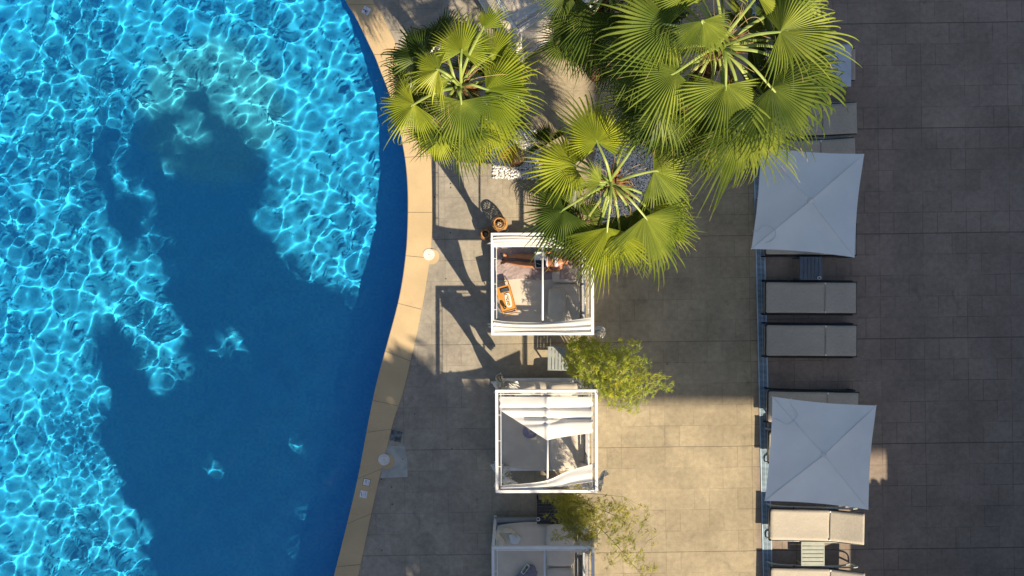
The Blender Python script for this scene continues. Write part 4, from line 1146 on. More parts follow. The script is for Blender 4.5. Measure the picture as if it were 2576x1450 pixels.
PG3 = leaf_mat('palm_leaf_dark', (.19, .25, .05), (.06, .105, .02), (.28, .36, .04), .28, .30)
PTIP = mat('palm_tip_dry', (.50, .38, .17), .7, .2, 12, bump=0, transl=.2)
PGD = leaf_mat('palm_leaf_dry', (.55, .30, .06), (.50, .38, .05), (.6, .4, .08), .30)
PPET = mat('palm_petiole', (.30, .36, .09), .45, .12, 3, bump=.1, col2=(.20, .29, .06))
PPETD = mat('palm_petiole_brown', (.36, .20, .09), .7, .2, 6)
PTRK = mat('palm_trunk', (.20, .10, .055), .95, .35, 9, bump=.9, bscale=25)
PFIB = mat('palm_fibre', (.32, .16, .07), .95, .35, 14, bump=.8, bscale=40)
PTRK2 = mat('palm_trunk_grey', (.27, .20, .14), .95, .3, 9, bump=.9, bscale=20)

def frond(parent, apex, hub, axis_deg, Rad, span=250, pitch=-18, droop=75, nseg=42, seed=0, m=None, cup=.10, roll=0.0, tf=.45, pet=None, name='frond', fold=.85, grow=1.28):
    """a costapalmate fan on its petiole; world coordinates"""
    rnd = random.Random(seed * 7 + 13)
    m = m or PG1; apex = Vector(apex); hub = Vector(hub)
    ax = R(axis_deg); ph = R(pitch)
    Fw = Vector((math.cos(ax) * math.cos(ph), math.sin(ax) * math.cos(ph), math.sin(ph)))
    Sd = Vector((-math.sin(ax), math.cos(ax), 0)); Nn = Fw.cross(Sd).normalized()
    if roll:
        q = Matrix.Rotation(R(roll), 3, Fw); Sd = q @ Sd; Nn = q @ Nn
    mb = MB(); sp = R(span); dth = sp / nseg
    T = [0.02, .18, .36, tf, tf + (1 - tf) * .16, tf + (1 - tf) * .34, tf + (1 - tf) * .52, tf + (1 - tf) * .70, tf + (1 - tf) * .86, 1.0]
    Z = Vector((0, 0, 1))
    fr = rnd.random() * 9; fr2 = rnd.random() * 9; wl = rnd.uniform(.22, .5)
    for i in range(nseg):
        th = (i - (nseg - 1) / 2) * dth
        L = Rad * grow * (.80 + .20 * math.cos(th)) * rnd.uniform(.86, 1.10) * (.9 + .1 * math.sin(i * .31 + fr2))
        d0 = (Fw * math.cos(th) + Sd * math.sin(th) + Nn * (.10 * math.sin(i * wl + fr2) - .10 * (1 - math.cos(th)))).normalized()
        side0 = (-Fw * math.sin(th) + Sd * math.cos(th)).normalized()
        arch = .12 * Rad * math.cos(th)
        dr = R(droop) * (.50 if rnd.random() < .55 else .95) * rnd.uniform(.6, 1.25) * (1 + .12 * abs(th)) * (1 + .45 * math.sin(i * .33 + fr))
        tfi = tf * rnd.uniform(.93, 1.07); swirl = rnd.uniform(-.12, .12) + .10 * math.sin(i * .5 + fr)
        kink = rnd.random() < .10
        cur = hub + d0 * (L * T[0]); prev = T[0]; vs = []; fs = []
        tw = rnd.uniform(-.5, .5)
        cp_ = cup * math.cos(th * .9)
        for j, t in enumerate(T):
            g = max(0.0, (t - tfi) / (1 - tfi))
            ang = dr * g ** 1.35 + R(10) * t + (R(60) * (t > .8) if kink else 0)
            # bend the direction towards the ground
            d = d0.copy(); d = (d + side0 * swirl * g).normalized()
            hz = Vector((d.x, d.y, 0))
            if hz.length < 1e-4: hz = Vector((1, 0, 0))
            pit0 = math.atan2(d.z, hz.length); pit = max(-1.5, pit0 - ang + .25 * (1 - t) * 0)
            hz.normalize(); dd = hz * math.cos(pit) + Z * math.sin(pit)
            if t > prev: cur = cur + dd * (L * (t - prev))
            prev = t
            w_ = L * min(t, tfi) * math.tan(dth / 2) * 1.04
            if t > tfi: w_ *= max(.06, (1 - g) ** .75) * lerp(1, .66, min(1, g * 3))
            w_ = max(w_, .0012)
            nrm = side0.cross(dd).normalized() * -1
            if nrm.z < 0 and abs(nrm.z) > .2: nrm = -nrm
            sd = (side0 * math.cos(tw * g) + nrm * math.sin(tw * g))
            bowl = Nn * (-cp_ * L * t * t * 0) 
            c0 = cur + bowl
            f_ = fold * w_ * (1 if t < .9 else .6)
            vs += [c0 - sd * w_ - nrm * f_ * .6, c0 + nrm * f_, c0 + sd * w_ - nrm * f_ * .6]
        nT = len(T)
        for j in range(nT - 1):
            a = j * 3; fs += [(a, a + 1, a + 4, a + 3), (a + 1, a + 2, a + 5, a + 4)]
        dry = rnd.random() < .38
        k0 = len(fs) - (4 if rnd.random() < .3 else 2)
        mb.add(vs, fs)
        if dry: mb.mi[-(len(fs) - k0):] = [1] * (len(fs) - k0)
    blade = mb.build(name, [m, PTIP], parent, smooth=False)
    # petiole, arching from the crown to the hub, with its channelled upper face
    mb = MB(); mid = apex.lerp(hub, .45) + Z * (.12 + .10 * (hub - apex).length)
    end = hub + Fw * .10 * Rad
    pts = smooth([apex, mid, hub, end], 7); n_ = len(pts)
    for i in range(n_): pass
    rr = [lerp(.027, .012, min(1, (i / (n_ - 1)) * 1.05)) for i in range(n_)]
    # flattened section
    vs = []; fs = []
    for i, q in enumerate(pts):
        d = (pts[min(i + 1, n_ - 1)] - pts[max(i - 1, 0)]).normalized(); sd = d.cross(Z)
        sd = sd.normalized() if sd.length > .05 else Sd; up = sd.cross(d).normalized(); r_ = rr[i] * (1 if i < n_ - 3 else .7 ** (i - n_ + 4))
        for ang_ in range(8):
            a = ang_ * math.pi / 4; vs.append(q + sd * math.cos(a) * r_ + up * math.sin(a) * r_ * (.55 if math.sin(a) < 0 else .25))
    for i in range(n_ - 1):
        for k in range(8): fs.append((i * 8 + k, i * 8 + (k + 1) % 8, i * 8 + 8 + (k + 1) % 8, i * 8 + 8 + k))
    mb.add(vs, fs); mb.build('petiole', pet or PPET, blade, smooth=True)
    return blade

def palm(label, apex, base, fronds, seed=0, grow=1.28, fill=0, fillR=.85, trunk_r=.13, droop=80, mats=(PG1, PG2, PG3), skirt=0, tm=None, fill_a=(0, 360)):
    """fronds: (hubx, huby, axis in degrees as seen in the photo (0 right, 90 up), radius px, z offset, options)"""
    rnd = random.Random(seed); A = Vector(apex); B = Vector(base)
    t = thing('fan_palm', label, 'palm tree', (B.x, B.y, 0), 0, 'fan palms between the pool and the paving')
    mb = MB(); pts = smooth([B, B.lerp(A, .35) + Vector((0, 0, .02)), B.lerp(A, .7) + Vector((0, 0, .05)), A - Vector((0, 0, .05))], 14); n_ = len(pts)
    rr = [trunk_r * (1.15 if i < 3 else 1) * lerp(1.0, .85, i / n_) * (1 + (.10 if i % 2 else -.04)) for i in range(n_)]
    mb.tube(pts, rr, 16); mb.build('trunk', tm or PTRK, t, smooth=True)
    # old leaf bases and fibre below the crown
    mb = MB()
    for k in range(34):
        a = rnd.random() * 6.28; h = rnd.uniform(-.75, .02); q = A + Vector((math.cos(a) * trunk_r * .9, math.sin(a) * trunk_r * .9, h)) + (B - A).normalized() * 0
        q += (B - A) * (abs(h) / max(.1, (A - B).length)) * Vector((1, 1, 0)).length * 0
        axis_pt = A + (B - A) * (abs(h) / (A - B).length); q = axis_pt + Vector((math.cos(a) * trunk_r * .85, math.sin(a) * trunk_r * .85, 0))
        o_ = Vector((math.cos(a), math.sin(a), rnd.uniform(.3, 1.0))); mb.tube([q, q + o_ * rnd.uniform(.06, .12), q + o_ * rnd.uniform(.14, .26)], [.035, .022, .004], 5)
    mb.build('leaf_bases', PFIB, t)
    i = 0
    for f in fronds:
        hx_, hy_, axd, rpx, dz = f[:5]; op = dict(f[5]) if len(f) > 5 else {}
        z = A.z + dz; hub = p(hx_, hy_, z); Rad = rpx * (CAMZ - z) / F
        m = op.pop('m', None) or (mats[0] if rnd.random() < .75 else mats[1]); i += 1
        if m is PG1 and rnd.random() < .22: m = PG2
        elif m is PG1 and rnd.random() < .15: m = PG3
        op.setdefault('grow', grow); op.setdefault('droop', droop + rnd.uniform(-12, 12)); op.setdefault('pitch', -16 + rnd.uniform(-8, 8)); op.setdefault('span', 240 + rnd.uniform(-20, 20))
        frond(t, A + Vector((rnd.uniform(-.04, .04), rnd.uniform(-.04, .04), -.05 - .02 * (i % 5))), hub, axd, Rad, seed=seed * 31 + i, m=m, **op)
    # loose fibres and old flower stalks curling out of the crown
    mb = MB()
    for k in range(26):
        a = rnd.random() * 6.28; q = A + Vector((math.cos(a) * .1, math.sin(a) * .1, -.1)); e = q + Vector((math.cos(a) * rnd.uniform(.25, .6), math.sin(a) * rnd.uniform(.25, .6), rnd.uniform(-.1, .35)))
        mb.tube(smooth([q, q.lerp(e, .5) + Vector((rnd.uniform(-.1, .1), rnd.uniform(-.1, .1), .12)), e, e + Vector((rnd.uniform(-.15, .15), rnd.uniform(-.15, .15), -.15))], 4), .0035, 3)
    mb.build('fibres', PTIP, t)
    for k in range(fill):
        a = R(lerp(fill_a[0], fill_a[1], (k + rnd.random() * .8) / max(1, fill))); dist = rnd.uniform(.55, .95) * fillR; z = -rnd.uniform(.45, 1.15)
        hub = A + Vector((math.cos(a) * dist, math.sin(a) * dist, z))
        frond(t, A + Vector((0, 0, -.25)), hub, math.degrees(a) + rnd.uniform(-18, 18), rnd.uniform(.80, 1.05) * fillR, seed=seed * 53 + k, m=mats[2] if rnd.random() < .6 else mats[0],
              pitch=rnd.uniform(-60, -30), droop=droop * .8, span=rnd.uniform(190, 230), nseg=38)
    for k in range(skirt):
        a = rnd.random() * 6.28; hub = A + Vector((math.cos(a) * .45, math.sin(a) * .45, -rnd.uniform(.8, 1.3)))
        frond(t, A + Vector((0, 0, -.3)), hub, math.degrees(a), .6, seed=seed * 91 + k, m=PGD, pitch=-75, droop=20, span=120, nseg=22, pet=PPETD)
    return t

# --- palm over the pebble bed, middle of the picture
zC = 4.1
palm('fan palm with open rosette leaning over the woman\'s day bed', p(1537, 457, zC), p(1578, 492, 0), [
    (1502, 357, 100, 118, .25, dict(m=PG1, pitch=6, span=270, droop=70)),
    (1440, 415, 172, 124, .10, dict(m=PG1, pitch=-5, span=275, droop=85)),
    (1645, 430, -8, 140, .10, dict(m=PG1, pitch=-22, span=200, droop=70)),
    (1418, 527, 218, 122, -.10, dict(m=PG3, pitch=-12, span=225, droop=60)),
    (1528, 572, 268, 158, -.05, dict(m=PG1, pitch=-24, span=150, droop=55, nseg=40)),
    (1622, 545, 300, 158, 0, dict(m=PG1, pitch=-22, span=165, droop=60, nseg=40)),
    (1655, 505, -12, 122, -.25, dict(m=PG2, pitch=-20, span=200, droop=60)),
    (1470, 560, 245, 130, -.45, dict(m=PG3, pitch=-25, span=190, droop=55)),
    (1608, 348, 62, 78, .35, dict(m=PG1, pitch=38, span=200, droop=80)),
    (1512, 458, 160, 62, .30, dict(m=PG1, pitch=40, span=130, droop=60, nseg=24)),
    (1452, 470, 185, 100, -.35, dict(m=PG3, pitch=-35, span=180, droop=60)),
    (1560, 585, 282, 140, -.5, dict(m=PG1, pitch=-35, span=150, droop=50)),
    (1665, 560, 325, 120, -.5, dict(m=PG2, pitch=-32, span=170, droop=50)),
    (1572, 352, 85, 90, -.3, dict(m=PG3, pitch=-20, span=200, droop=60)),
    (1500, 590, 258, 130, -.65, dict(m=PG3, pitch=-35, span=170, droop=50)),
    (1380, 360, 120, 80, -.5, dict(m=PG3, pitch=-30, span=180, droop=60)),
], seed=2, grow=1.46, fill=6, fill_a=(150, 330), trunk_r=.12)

# --- palm at the pool edge
zA_ = 4.7
palm('yellow green fan palm reaching over the coping and the pool edge', p(1155, 214, zA_), p(1262, 352, 0), [
    (1161, 130, 82, 98, .30, dict(m=PG2, pitch=-6, span=250, droop=75)),
    (1103, 175, 175, 92, .30, dict(m=PG2, pitch=-20, span=220, droop=110)),
    (1222, 224, -2, 150, .10, dict(m=PG1, pitch=-14, span=190, droop=80)),
    (1160, 254, 268, 122, .15, dict(m=PG1, pitch=-22, span=210, droop=80)),
    (1042, 262, 215, 105, 0, dict(m=PG2, pitch=-22, span=220, droop=85)),
    (1064, 140, 138, 112, 0, dict(m=PG3, pitch=-20, span=230, droop=75)),
    (1112, 96, 112, 95, -.15, dict(m=PG3, pitch=-25, span=210, droop=85)),
    (1030, 200, 178, 88, -.35, dict(m=PG3, pitch=-30, span=200, droop=60)),
    (1050, 165, 165, 90, -.25, dict(m=PG3, pitch=-25, span=220, droop=70)),
    (1095, 325, 235, 96, -.20, dict(m=PG1, pitch=-35, span=200, droop=70)),
    (1148, 322, 268, 125, -.15, dict(m=PG1, pitch=-38, span=170, droop=60)),
    (1225, 300, 318, 118, -.25, dict(m=PG2, pitch=-35, span=190, droop=65)),
    (1235, 140, 22, 112, -.05, dict(m=PG2, pitch=-22, span=200, droop=80)),
    (1255, 200, 8, 80, -.5, dict(m=PG3, pitch=-40, span=180, droop=60)),
    (1190, 335, 282, 105, -.4, dict(m=PG1, pitch=-42, span=170, droop=55)),
    (1275, 372, 300, 52, -1.6, dict(m=PGD, pitch=-40, span=150, droop=50, nseg=26, pet=PPETD)),
    (1300, 205, 350, 34, -1.3, dict(m=PGD, pitch=-40, span=110, droop=50, nseg=18, pet=PPETD)),
    (1215, 72, 60, 60, .30, dict(m=PG2, pitch=5, span=110, droop=50, nseg=18)),
    (1060, 235, 200, 100, -.5, dict(m=PG3, pitch=-45, span=190, droop=50)),
    (1130, 200, 205, 40, .2, dict(m=PG1, pitch=10, span=80, nseg=10, droop=60)),
], seed=5, grow=1.56, skirt=3, fill=5, fillR=.95, trunk_r=.14, tm=PTRK)

# --- the big palm, top right of centre
zB_ = 6.2
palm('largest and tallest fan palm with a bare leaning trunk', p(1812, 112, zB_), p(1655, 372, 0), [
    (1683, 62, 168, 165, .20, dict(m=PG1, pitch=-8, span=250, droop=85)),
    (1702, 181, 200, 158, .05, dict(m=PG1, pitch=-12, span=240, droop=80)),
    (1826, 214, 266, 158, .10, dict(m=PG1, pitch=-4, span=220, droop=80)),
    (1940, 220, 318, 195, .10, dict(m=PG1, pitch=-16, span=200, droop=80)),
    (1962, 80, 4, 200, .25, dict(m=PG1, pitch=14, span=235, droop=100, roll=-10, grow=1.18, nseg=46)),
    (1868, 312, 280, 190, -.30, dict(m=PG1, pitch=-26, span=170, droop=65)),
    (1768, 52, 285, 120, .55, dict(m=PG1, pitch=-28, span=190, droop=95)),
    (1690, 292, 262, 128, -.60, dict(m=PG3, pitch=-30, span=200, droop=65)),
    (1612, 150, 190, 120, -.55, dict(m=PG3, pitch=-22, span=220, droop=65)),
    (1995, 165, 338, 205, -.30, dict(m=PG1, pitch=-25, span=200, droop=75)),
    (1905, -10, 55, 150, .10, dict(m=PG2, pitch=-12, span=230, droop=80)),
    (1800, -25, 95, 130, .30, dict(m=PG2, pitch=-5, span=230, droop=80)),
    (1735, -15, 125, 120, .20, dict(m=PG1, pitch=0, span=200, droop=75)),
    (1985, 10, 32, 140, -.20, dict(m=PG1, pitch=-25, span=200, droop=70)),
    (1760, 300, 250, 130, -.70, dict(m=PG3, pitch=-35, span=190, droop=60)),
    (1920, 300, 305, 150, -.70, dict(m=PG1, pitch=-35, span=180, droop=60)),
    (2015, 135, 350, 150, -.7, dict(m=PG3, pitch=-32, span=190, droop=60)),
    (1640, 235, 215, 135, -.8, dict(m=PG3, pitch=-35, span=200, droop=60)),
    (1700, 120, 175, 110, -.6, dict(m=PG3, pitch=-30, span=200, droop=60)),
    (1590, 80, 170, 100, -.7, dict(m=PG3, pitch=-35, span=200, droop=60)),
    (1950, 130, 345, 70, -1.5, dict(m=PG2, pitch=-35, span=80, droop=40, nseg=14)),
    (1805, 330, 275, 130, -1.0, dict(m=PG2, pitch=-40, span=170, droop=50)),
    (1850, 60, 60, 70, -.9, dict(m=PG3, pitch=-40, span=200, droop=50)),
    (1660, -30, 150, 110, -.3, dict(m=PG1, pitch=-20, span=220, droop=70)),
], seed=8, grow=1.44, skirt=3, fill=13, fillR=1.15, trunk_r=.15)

# --- palm at the top edge, between the other two
zD = 5.2
palm('fan palm whose crown is cut by the top edge left of the tallest one', p(1530, -28, zD), p(1500, 190, 0), [
    (1497, 30, 248, 160, .05, dict(m=PG3, pitch=-16, span=220, droop=75)),
    (1440, 60, 215, 95, -.25, dict(m=PG3, pitch=-28, span=200, droop=60)),
    (1540, 45, 285, 120, -.2, dict(m=PG3, pitch=-30, span=190, droop=65)),
    (1430, -25, 190, 110, .1, dict(m=PG3, pitch=-20, span=210, droop=70)),
    (1600, -20, 340, 120, .1, dict(m=PG1, pitch=-20, span=210, droop=70)),
    (1545, 130, 262, 130, -.9, dict(m=PG3, pitch=-40, span=200, droop=60)),
    (1590, 80, 310, 120, -.8, dict(m=PG3, pitch=-35, span=190, droop=60)),
    (1500, -90, 110, 110, .1, dict(m=PG1)), (1570, -90, 60, 110, .1, dict(m=PG1)),
], seed=12, fill=6, trunk_r=.13)
# small palm low down, left of the middle palm
palm('low young fan palm in the shadow under the middle palm', p(1452, 560, 1.3), p(1462, 562, 0), [
    (1430, 545, 160, 55, .10, dict(m=PG3, pitch=5, nseg=28)), (1440, 585, 230, 60, .05, dict(m=PG3, pitch=-5, nseg=28)),
    (1475, 590, 290, 60, .05, dict(m=PG3, pitch=-5, nseg=28)), (1482, 545, 40, 55, .10, dict(m=PG3, pitch=5, nseg=28)), (1455, 530, 95, 50, .1, dict(m=PG3, pitch=5, nseg=28)),
], seed=15, trunk_r=.05)

# cut palm stump standing on the pebbles
c = s(1788, 536, .55); st_ = thing('palm_stump', 'round brown palm stump on the white pebbles by the coping palm', 'stump', (c.x, c.y, 0))
mb = MB(); mb.lathe([(.17, 0), (.165, .2), (.17, .4), (.16, .54), (.15, .55)], n=28, caps=True); local(mb.build('stump', PTRK, None, smooth=True), st_)
mb = MB(); mb.lathe([(0, .553), (.146, .553), (.146, .558), (0, .560)], n=28, caps=False); local(mb.build('sawn_face', PTRK2), st_)

# ---- white pebbles
def inside(pt, poly):
    x, y = pt; c_ = False; n_ = len(poly)
    for i in range(n_):
        x1_, y1_ = poly[i]; x2_, y2_ = poly[(i + 1) % n_]
        if (y1_ > y) != (y2_ > y) and x < (x2_ - x1_) * (y - y1_) / (y2_ - y1_) + x1_: c_ = not c_
    return c_
M_peb = mat('white_pebble', (.80, .79, .76), .6, .08, 3, bump=.2, bscale=50)
M_bedg = mat('pebble_bed_soil', (.42, .40, .37), .95, .2, 30, bump=.8)
bm_ = bmesh.new(); bmesh.ops.create_icosphere(bm_, subdivisions=1, radius=1); ICO_V = [v.co.copy() for v in bm_.verts]; ICO_F = [tuple(v.index for v in f.verts) for f in bm_.faces]; bm_.free()
def pebbles(outline, seed, cell=.043):
    rnd = random.Random(seed); poly = [(v.x, v.y) for v in outline]
    xs = [v[0] for v in poly]; ys = [v[1] for v in poly]; mb = MB(); y = min(ys)
    while y < max(ys):
        x = min(xs)
        while x < max(xs):
            q = (x + rnd.uniform(-.4, .4) * cell, y + rnd.uniform(-.4, .4) * cell)
            if inside(q, poly):
                M = Matrix.Rotation(rnd.random() * 6.3, 3, 'Z') @ Matrix.Rotation(rnd.uniform(-.4, .4), 3, 'X'); r_ = cell * rnd.uniform(.52, .85)
                sc = Vector((r_ * rnd.uniform(1, 1.45), r_ * rnd.uniform(.75, 1), r_ * .62)); c0 = Vector((q[0], q[1], .014 + rnd.random() * .016))
                mb.add([M @ Vector((v.x * sc.x, v.y * sc.y, v.z * sc.z)) + c0 for v in ICO_V], ICO_F)
            x += cell
        y += cell * .9
    o = mb.build('pebbles', M_peb, smooth=True); tag(o, kind='stuff')
    mb = MB(); mb.poly(poly, .001, .005); tag(mb.build('pebble_bed', M_bedg), kind='structure')
P1 = [s(*q) for q in ((1706, 572), (1700, 455), (1855, 448), (1878, 620), (1790, 622), (1707, 616))]
P2 = [s(*q) for q in ((2062, 700), (2050, 560), (2090, 420), (2200, 380), (2330, 430), (2270, 560), (2235, 650), (2175, 790), (2085, 800))]
P3 = [s(*q) for q in ((1990, 330), (2330, 330), (2330, 425), (2080, 400), (1990, 400))]
pebbles(P1, 1); pebbles(P2, 2)

# ---- bamboo
BL1 = leaf_mat('bamboo_leaf', (.52, .54, .035), (.23, .33, .02), (.66, .66, .04), .45, .42, (.65, .42, .06), 3)
BL2 = leaf_mat('bamboo_leaf_olive', (.48, .44, .05), (.22, .25, .03), (.60, .56, .06), .42, .45, (.55, .33, .10), 3)
M_culm = mat('bamboo_culm', (.30, .30, .08), .5, .2, 6)
def bamboo(label, base, culms, blobs, m, seed, leafL=.10):
    rnd = random.Random(seed); t = thing('bamboo_plant', label, 'bamboo', (base.x, base.y, 0), 0, 'bamboo plants between the day beds')
    mb = MB(); lines = []
    for c_ in culms:
        pts = smooth([base + Vector((rnd.uniform(-.08, .08), rnd.uniform(-.08, .08), 0))] + [p(*q) for q in c_], 8); lines.append(pts)
        mb.tube(pts, [lerp(.011, .003, i / len(pts)) for i in range(len(pts))], 6)
    sprays = []
    for (x, y, rx, ry, z, n_) in blobs:
        for k in range(n_):
            a = rnd.random() * 6.283; r_ = math.sqrt(rnd.random()) * (1 if rnd.random() < .85 else 1.2)
            q = p(x + rx * r_ * math.cos(a), y + ry * r_ * math.sin(a), z + rnd.uniform(-.45, .45) * (1.2 - r_))
            sprays.append(q)
    allp = [v for l in lines for v in l[len(l) // 4:]]
    for q in sprays[::3]:
        nr = min(allp, key=lambda v: (v - q).length_squared)
        if (nr - q).length < .9: mb.tube([nr, nr.lerp(q, .5) + Vector((0, 0, .03)), q], [.0035, .0025, .0015], 4)
    mb.build('culms', M_culm, t)
    mb = MB()
    for q in sprays:
        a0 = rnd.gauss(-.4, 1.2); n_l = rnd.randint(3, 6)
        for k in range(n_l):
            a = a0 + (k - n_l / 2) * rnd.uniform(.35, .6); el = rnd.uniform(-.9, .25); L = leafL * rnd.uniform(.65, 1.25)
            d = Vector((math.cos(a) * math.cos(el), math.sin(a) * math.cos(el), math.sin(el))); sd = d.cross(Vector((rnd.uniform(-.4, .4), rnd.uniform(-.4, .4), 1))).normalized()
            w_ = L * rnd.uniform(.045, .075); nrm = sd.cross(d)
            o_ = q + d * .008; dn = Vector((0, 0, -1)) * L * .18
            mb.add([o_, o_ + d * L * .3 - sd * w_, o_ + d * L * .3 + nrm * w_ * .3, o_ + d * L * .3 + sd * w_, o_ + d * L * .65 - sd * w_ * .7 + dn * .4, o_ + d * L * .65 + sd * w_ * .7 + dn * .4, o_ + d * L + dn],
                   [(0, 2, 1), (0, 3, 2), (1, 2, 4), (2, 5, 4), (2, 3, 5), (4, 5, 6)])
    mb.build('foliage', m, t); return t
b1 = bamboo('dense yellow green bamboo between the two upper day beds', p(1432, 862, 0), [
    [(1445, 870, .9), (1470, 890, 1.7), (1510, 925, 2.4), (1560, 955, 2.9)], [(1450, 880, 1.0), (1490, 920, 1.9), (1550, 990, 2.5), (1585, 1030, 2.6)],
    [(1450, 870, 1.0), (1500, 895, 2.0), (1580, 920, 2.6), (1650, 965, 2.8), (1690, 970, 2.7)], [(1440, 880, .9), (1450, 910, 1.6), (1470, 960, 2.0)],
    [(1440, 860, 1.0), (1470, 862, 1.8), (1530, 880, 2.4)]],
    [(1470, 880, 50, 36, 1.7, 217), (1450, 905, 32, 44, 1.4, 112), (1500, 920, 50, 48, 2.0, 277), (1545, 940, 55, 58, 2.3, 277), (1560, 990, 40, 38, 2.4, 112), (1595, 925, 42, 34, 2.5, 112), (1640, 960, 36, 22, 2.7, 46), (1683, 970, 18, 9, 2.7, 11),
     (1585, 1022, 22, 18, 2.4, 23), (1450, 862, 30, 15, 1.5, 59), (1560, 872, 45, 22, 2.1, 59), (1615, 985, 28, 22, 2.4, 29), (1490, 975, 30, 30, 1.8, 59)], BL1, 4, .092)
b2 = bamboo('sparser olive bamboo drooping over the bottom day bed', p(1430, 1232, 0), [
    [(1440, 1255, .9), (1470, 1290, 1.7), (1540, 1360, 2.3), (1600, 1430, 2.5), (1640, 1470, 2.4)], [(1440, 1250, 1.0), (1480, 1270, 1.9), (1550, 1300, 2.5), (1630, 1360, 2.6)],
    [(1420, 1255, .9), (1400, 1255, 1.4), (1360, 1250, 1.7)], [(1440, 1260, 1.0), (1440, 1310, 1.7), (1440, 1350, 2.0)], [(1440, 1240, .9), (1470, 1240, 1.8), (1570, 1250, 2.4)]],
    [(1445, 1285, 46, 42, 1.6, 420), (1470, 1320, 44, 36, 1.8, 250), (1425, 1262, 32, 20, 1.3, 120), (1385, 1253, 34, 11, 1.5, 36), (1400, 1300, 36, 8, 1.3, 14), (1420, 1345, 36, 20, 1.7, 45), (1530, 1300, 48, 40, 2.2, 110), (1570, 1330, 50, 40, 2.4, 75),
     (1525, 1270, 50, 24, 2.1, 40), (1490, 1370, 18, 36, 2.0, 24), (1560, 1365, 40, 14, 2.3, 30), (1590, 1400, 30, 24, 2.4, 42), (1625, 1440, 26, 24, 2.4, 32), (1600, 1290, 35, 25, 2.3, 22), (1640, 1350, 22, 22, 2.4, 10), (1540, 1410, 20, 26, 2.1, 20), (1450, 1225, 40, 14, 1.8, 26)], BL2, 9, .085)
# ================================================================ what stands outside the frame and casts the shade
M_wall = mat('hotel_render', (.62, .56, .47), .9, .06, .4, bump=.2)
M_glass = mat('window_glass', (.05, .07, .09), .08, .1, 2, bump=0)
M_tile_r = mat('roof_tile', (.40, .19, .11), .85, .2, 3, bump=.4)
def hotel():  # unseen buildings, shaped to cast the shade on the right paving
    # unseen tower; its roof overhang is shaped to throw the straight-edged shade
    t = thing('shade_tower', 'unseen pale tower south east of the deck with a roof overhang shaped to cast shade', 'building', (27, -17, 0))
    O = Vector((27, -17, 0))
    H = 18.6
    gx = 1.93 - SUNX * H; gy = TOWER_Y - SUNY * H
    mb = MB()
    def bx(x0, x1, y0, y1, z0, z1): mb.box(((x0 + x1) / 2 - 27, (y0 + y1) / 2 + 17, (z0 + z1) / 2), (x1 - x0, y1 - y0, z1 - z0))
    bx(gx + 6.6, gx + 22, gy + .6, gy + 13.5, 0, H)                 # body
    bx(gx, gx + 22, gy, gy + 14.5, H, H + .45)                      # overhanging roof deck, shaped to shade the right side
    bx(gx + 5.65, gx + 12, gy - 1.1, gy, H, H + .45)                  # bay added to narrow the gap of light
    local(mb.build('walls', M_wall), t)
    for fl in range(5):
        for k in range(3):
            mb = MB(); mb.box((gx + 6.58 - 27, gy + 2.5 + k * 3.6 + 17 + 1, 2.2 + fl * 3.4), (.06, 1.5, 1.7)); local(mb.build('window', M_glass), t)
    mb = MB(); mb.box((gx + 13 - 27, gy + 6 + 17, H + 1.9), (8, 6, 2.9)); local(mb.build('roof_house', M_wall), t)
    # unseen annex added to shade the paving, its tiled eave scalloping the edge
    a = thing('shade_annex', 'unseen low annex with a tiled eave added to shade the paving by the loungers', 'building', (12, -11, 0))
    OA = Vector((12, -11, 0)); x0 = 7.22 - SUNX * 4.0; yn = -4.25 - SUNY * 4.0
    mb = MB(); mb.box(((x0 + 16) / 2 - 12, (yn - .2 - 17) / 2 + 11, 2.0), (16 - x0, 17 + yn - .2, 4.0))
    x1 = 8.0 - SUNX * 5.0; yn2 = -2.2 - SUNY * 5.0
    mb.box(((x1 + 17) / 2 - 12, (yn2 - 15) / 2 + 11, 2.5), (17 - x1, 15 + yn2, 5.0)); local(mb.build('walls', M_wall), a)
    mb = MB(); 
    for k in range(30): mb.tube([(x0 + .1 + k * .21 - 12, yn - .4 + 11, 4.05), (x0 + .1 + k * .21 - 12, yn + .12 + 11, 3.98)], .085, 10)
    local(mb.build('roof_tiles', M_tile_r, None, smooth=True), a)
    mb = MB(); mb.box((x0 + 2 - 12, yn - .19 + 11, 1.05), (.95, .05, 2.1)); local(mb.build('door', M_glass), a)
hotel()

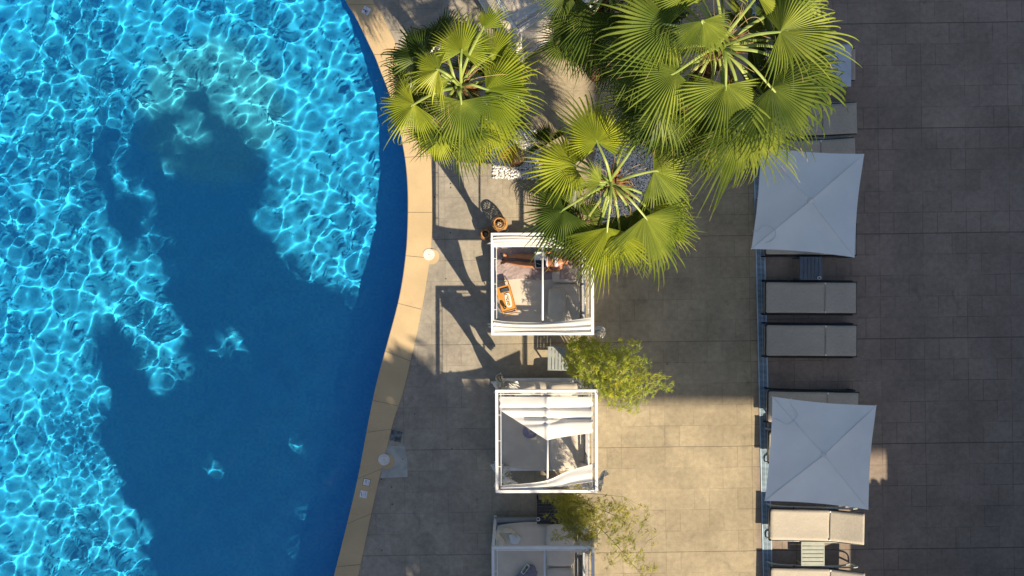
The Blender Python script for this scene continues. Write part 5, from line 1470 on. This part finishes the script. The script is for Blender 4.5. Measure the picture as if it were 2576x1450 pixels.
BRK = mat('tree_bark', (.12, .085, .06), .95, .3, 8, bump=.8)
TL = leaf_mat('tree_leaf', (.045, .085, .018), (.03, .06, .015), (.2, .3, .03), .10, .5)
def ground_of(x, y):
    # pool floor: refraction lifts it and steepens the sun
    return (p(x, y, -1.16), .80) if x < 905 else (p(x, y, 0), 0.0)
GAPS = []
for gx_, gy_, gr_ in LIGHT_GAPS:
    g_, h_ = ground_of(gx_, gy_); GAPS.append((g_.x - SUNX * h_, g_.y - SUNY * h_, gr_ * CAMZ / F))
def in_gap(v):
    x = v.x + SUNX * v.z; y = v.y + SUNY * v.z
    return any((x - a) ** 2 + (y - b_) ** 2 < r_ * r_ for a, b_, r_ in GAPS)
def shade_tree(label, blobs, z, base, seed, n_per=900, leaf=.25):
    """blobs: circles (px, py, r px, density) of shade wanted on the ground"""
    rnd = random.Random(seed); cs = []
    for (x, y, r_, dn) in blobs:
        g, hz_ = ground_of(x, y); zz_ = z + rnd.uniform(-.6, .6); cs.append((Vector((g.x - SUNX * (zz_ + hz_), g.y - SUNY * (zz_ + hz_), zz_)), r_ * CAMZ / F, dn))
    t = thing('shade_tree', label, 'tree', base, 0, 'tall trees south of the pool')
    O = Vector(base); mb = MB()
    fork = Vector((0, 0, z * .55)); mb.tube([(0, 0, 0), (.1, .05, z * .3), fork], [.30, .24, .2], 12)
    for c_, r_, _ in cs:
        e = c_ - O; mb.tube(smooth([fork, fork.lerp(e, .5) + Vector((0, 0, .5)), e], 5), [lerp(.13, .03, i / 10) for i in range(11)], 7)
    local(mb.build('trunk', BRK, None, smooth=True), t)
    mb = MB()
    for c_, r_, dn in cs:
        N_ = int(n_per * dn * r_ * r_)
        for k in range(N_):
            while True:
                v = Vector((rnd.uniform(-1, 1), rnd.uniform(-1, 1), rnd.uniform(-1, 1)))
                if v.length < 1: break
            q = c_ - O + Vector((v.x * r_, v.y * r_, v.z * r_ * .55)) * (rnd.uniform(1.0, 1.42) if rnd.random() < .16 else 1)
            if v.length > .62 and mnoise.noise(q * 1.5) > .02 + (1 - v.length) * .8: continue
            if in_gap(q + O) and rnd.random() < .985: continue
            u = Vector((rnd.gauss(0, 1), rnd.gauss(0, 1), rnd.gauss(0, 1))).normalized(); a, b_ = frame_from(u); L = leaf * rnd.uniform(.6, 1.2)
            mb.add([q - a * L * .35, q + b_ * L, q + a * L * .35, q - b_ * L], [(0, 1, 2, 3)])
    local(mb.build('crown', TL), t); return t
for i, (lab, blobs, z, base, sd, n_) in enumerate(SHADE_TREES):
    shade_tree(lab, blobs, z, base, sd, n_)
def tall_palm(label, px, py, z, base, seed, r_=1.0, n_f=16, up=.3):
    rnd = random.Random(seed); g = p(px, py, -1.16); zz_ = z + .8
    A = Vector((g.x - SUNX * zz_, g.y - SUNY * zz_, z)); t = thing('tall_fan_palm', label, 'palm tree', base, 0, 'tall fan palms south of the pool')
    mb = MB(); B = Vector(base); mb.tube(smooth([B, B.lerp(A, .5) + Vector((0, 0, .3)), A], 10), .14, 12); mb.build('trunk', PTRK2, t, smooth=True)
    for k in range(n_f):
        a = 2 * math.pi * k / n_f + rnd.uniform(-.15, .15); lev = rnd.uniform(-.9, .35); d = r_ * (.75 if lev > 0 else .9)
        hub = A + Vector((math.cos(a) * d, math.sin(a) * d, lev + .2)); frond(t, A, hub, math.degrees(a), r_ * .85, seed=seed * 17 + k, m=PG3, pitch=lev * 30 - 10, droop=60, span=220, nseg=26)
for a_ in TALL_PALMS: tall_palm(*a_)
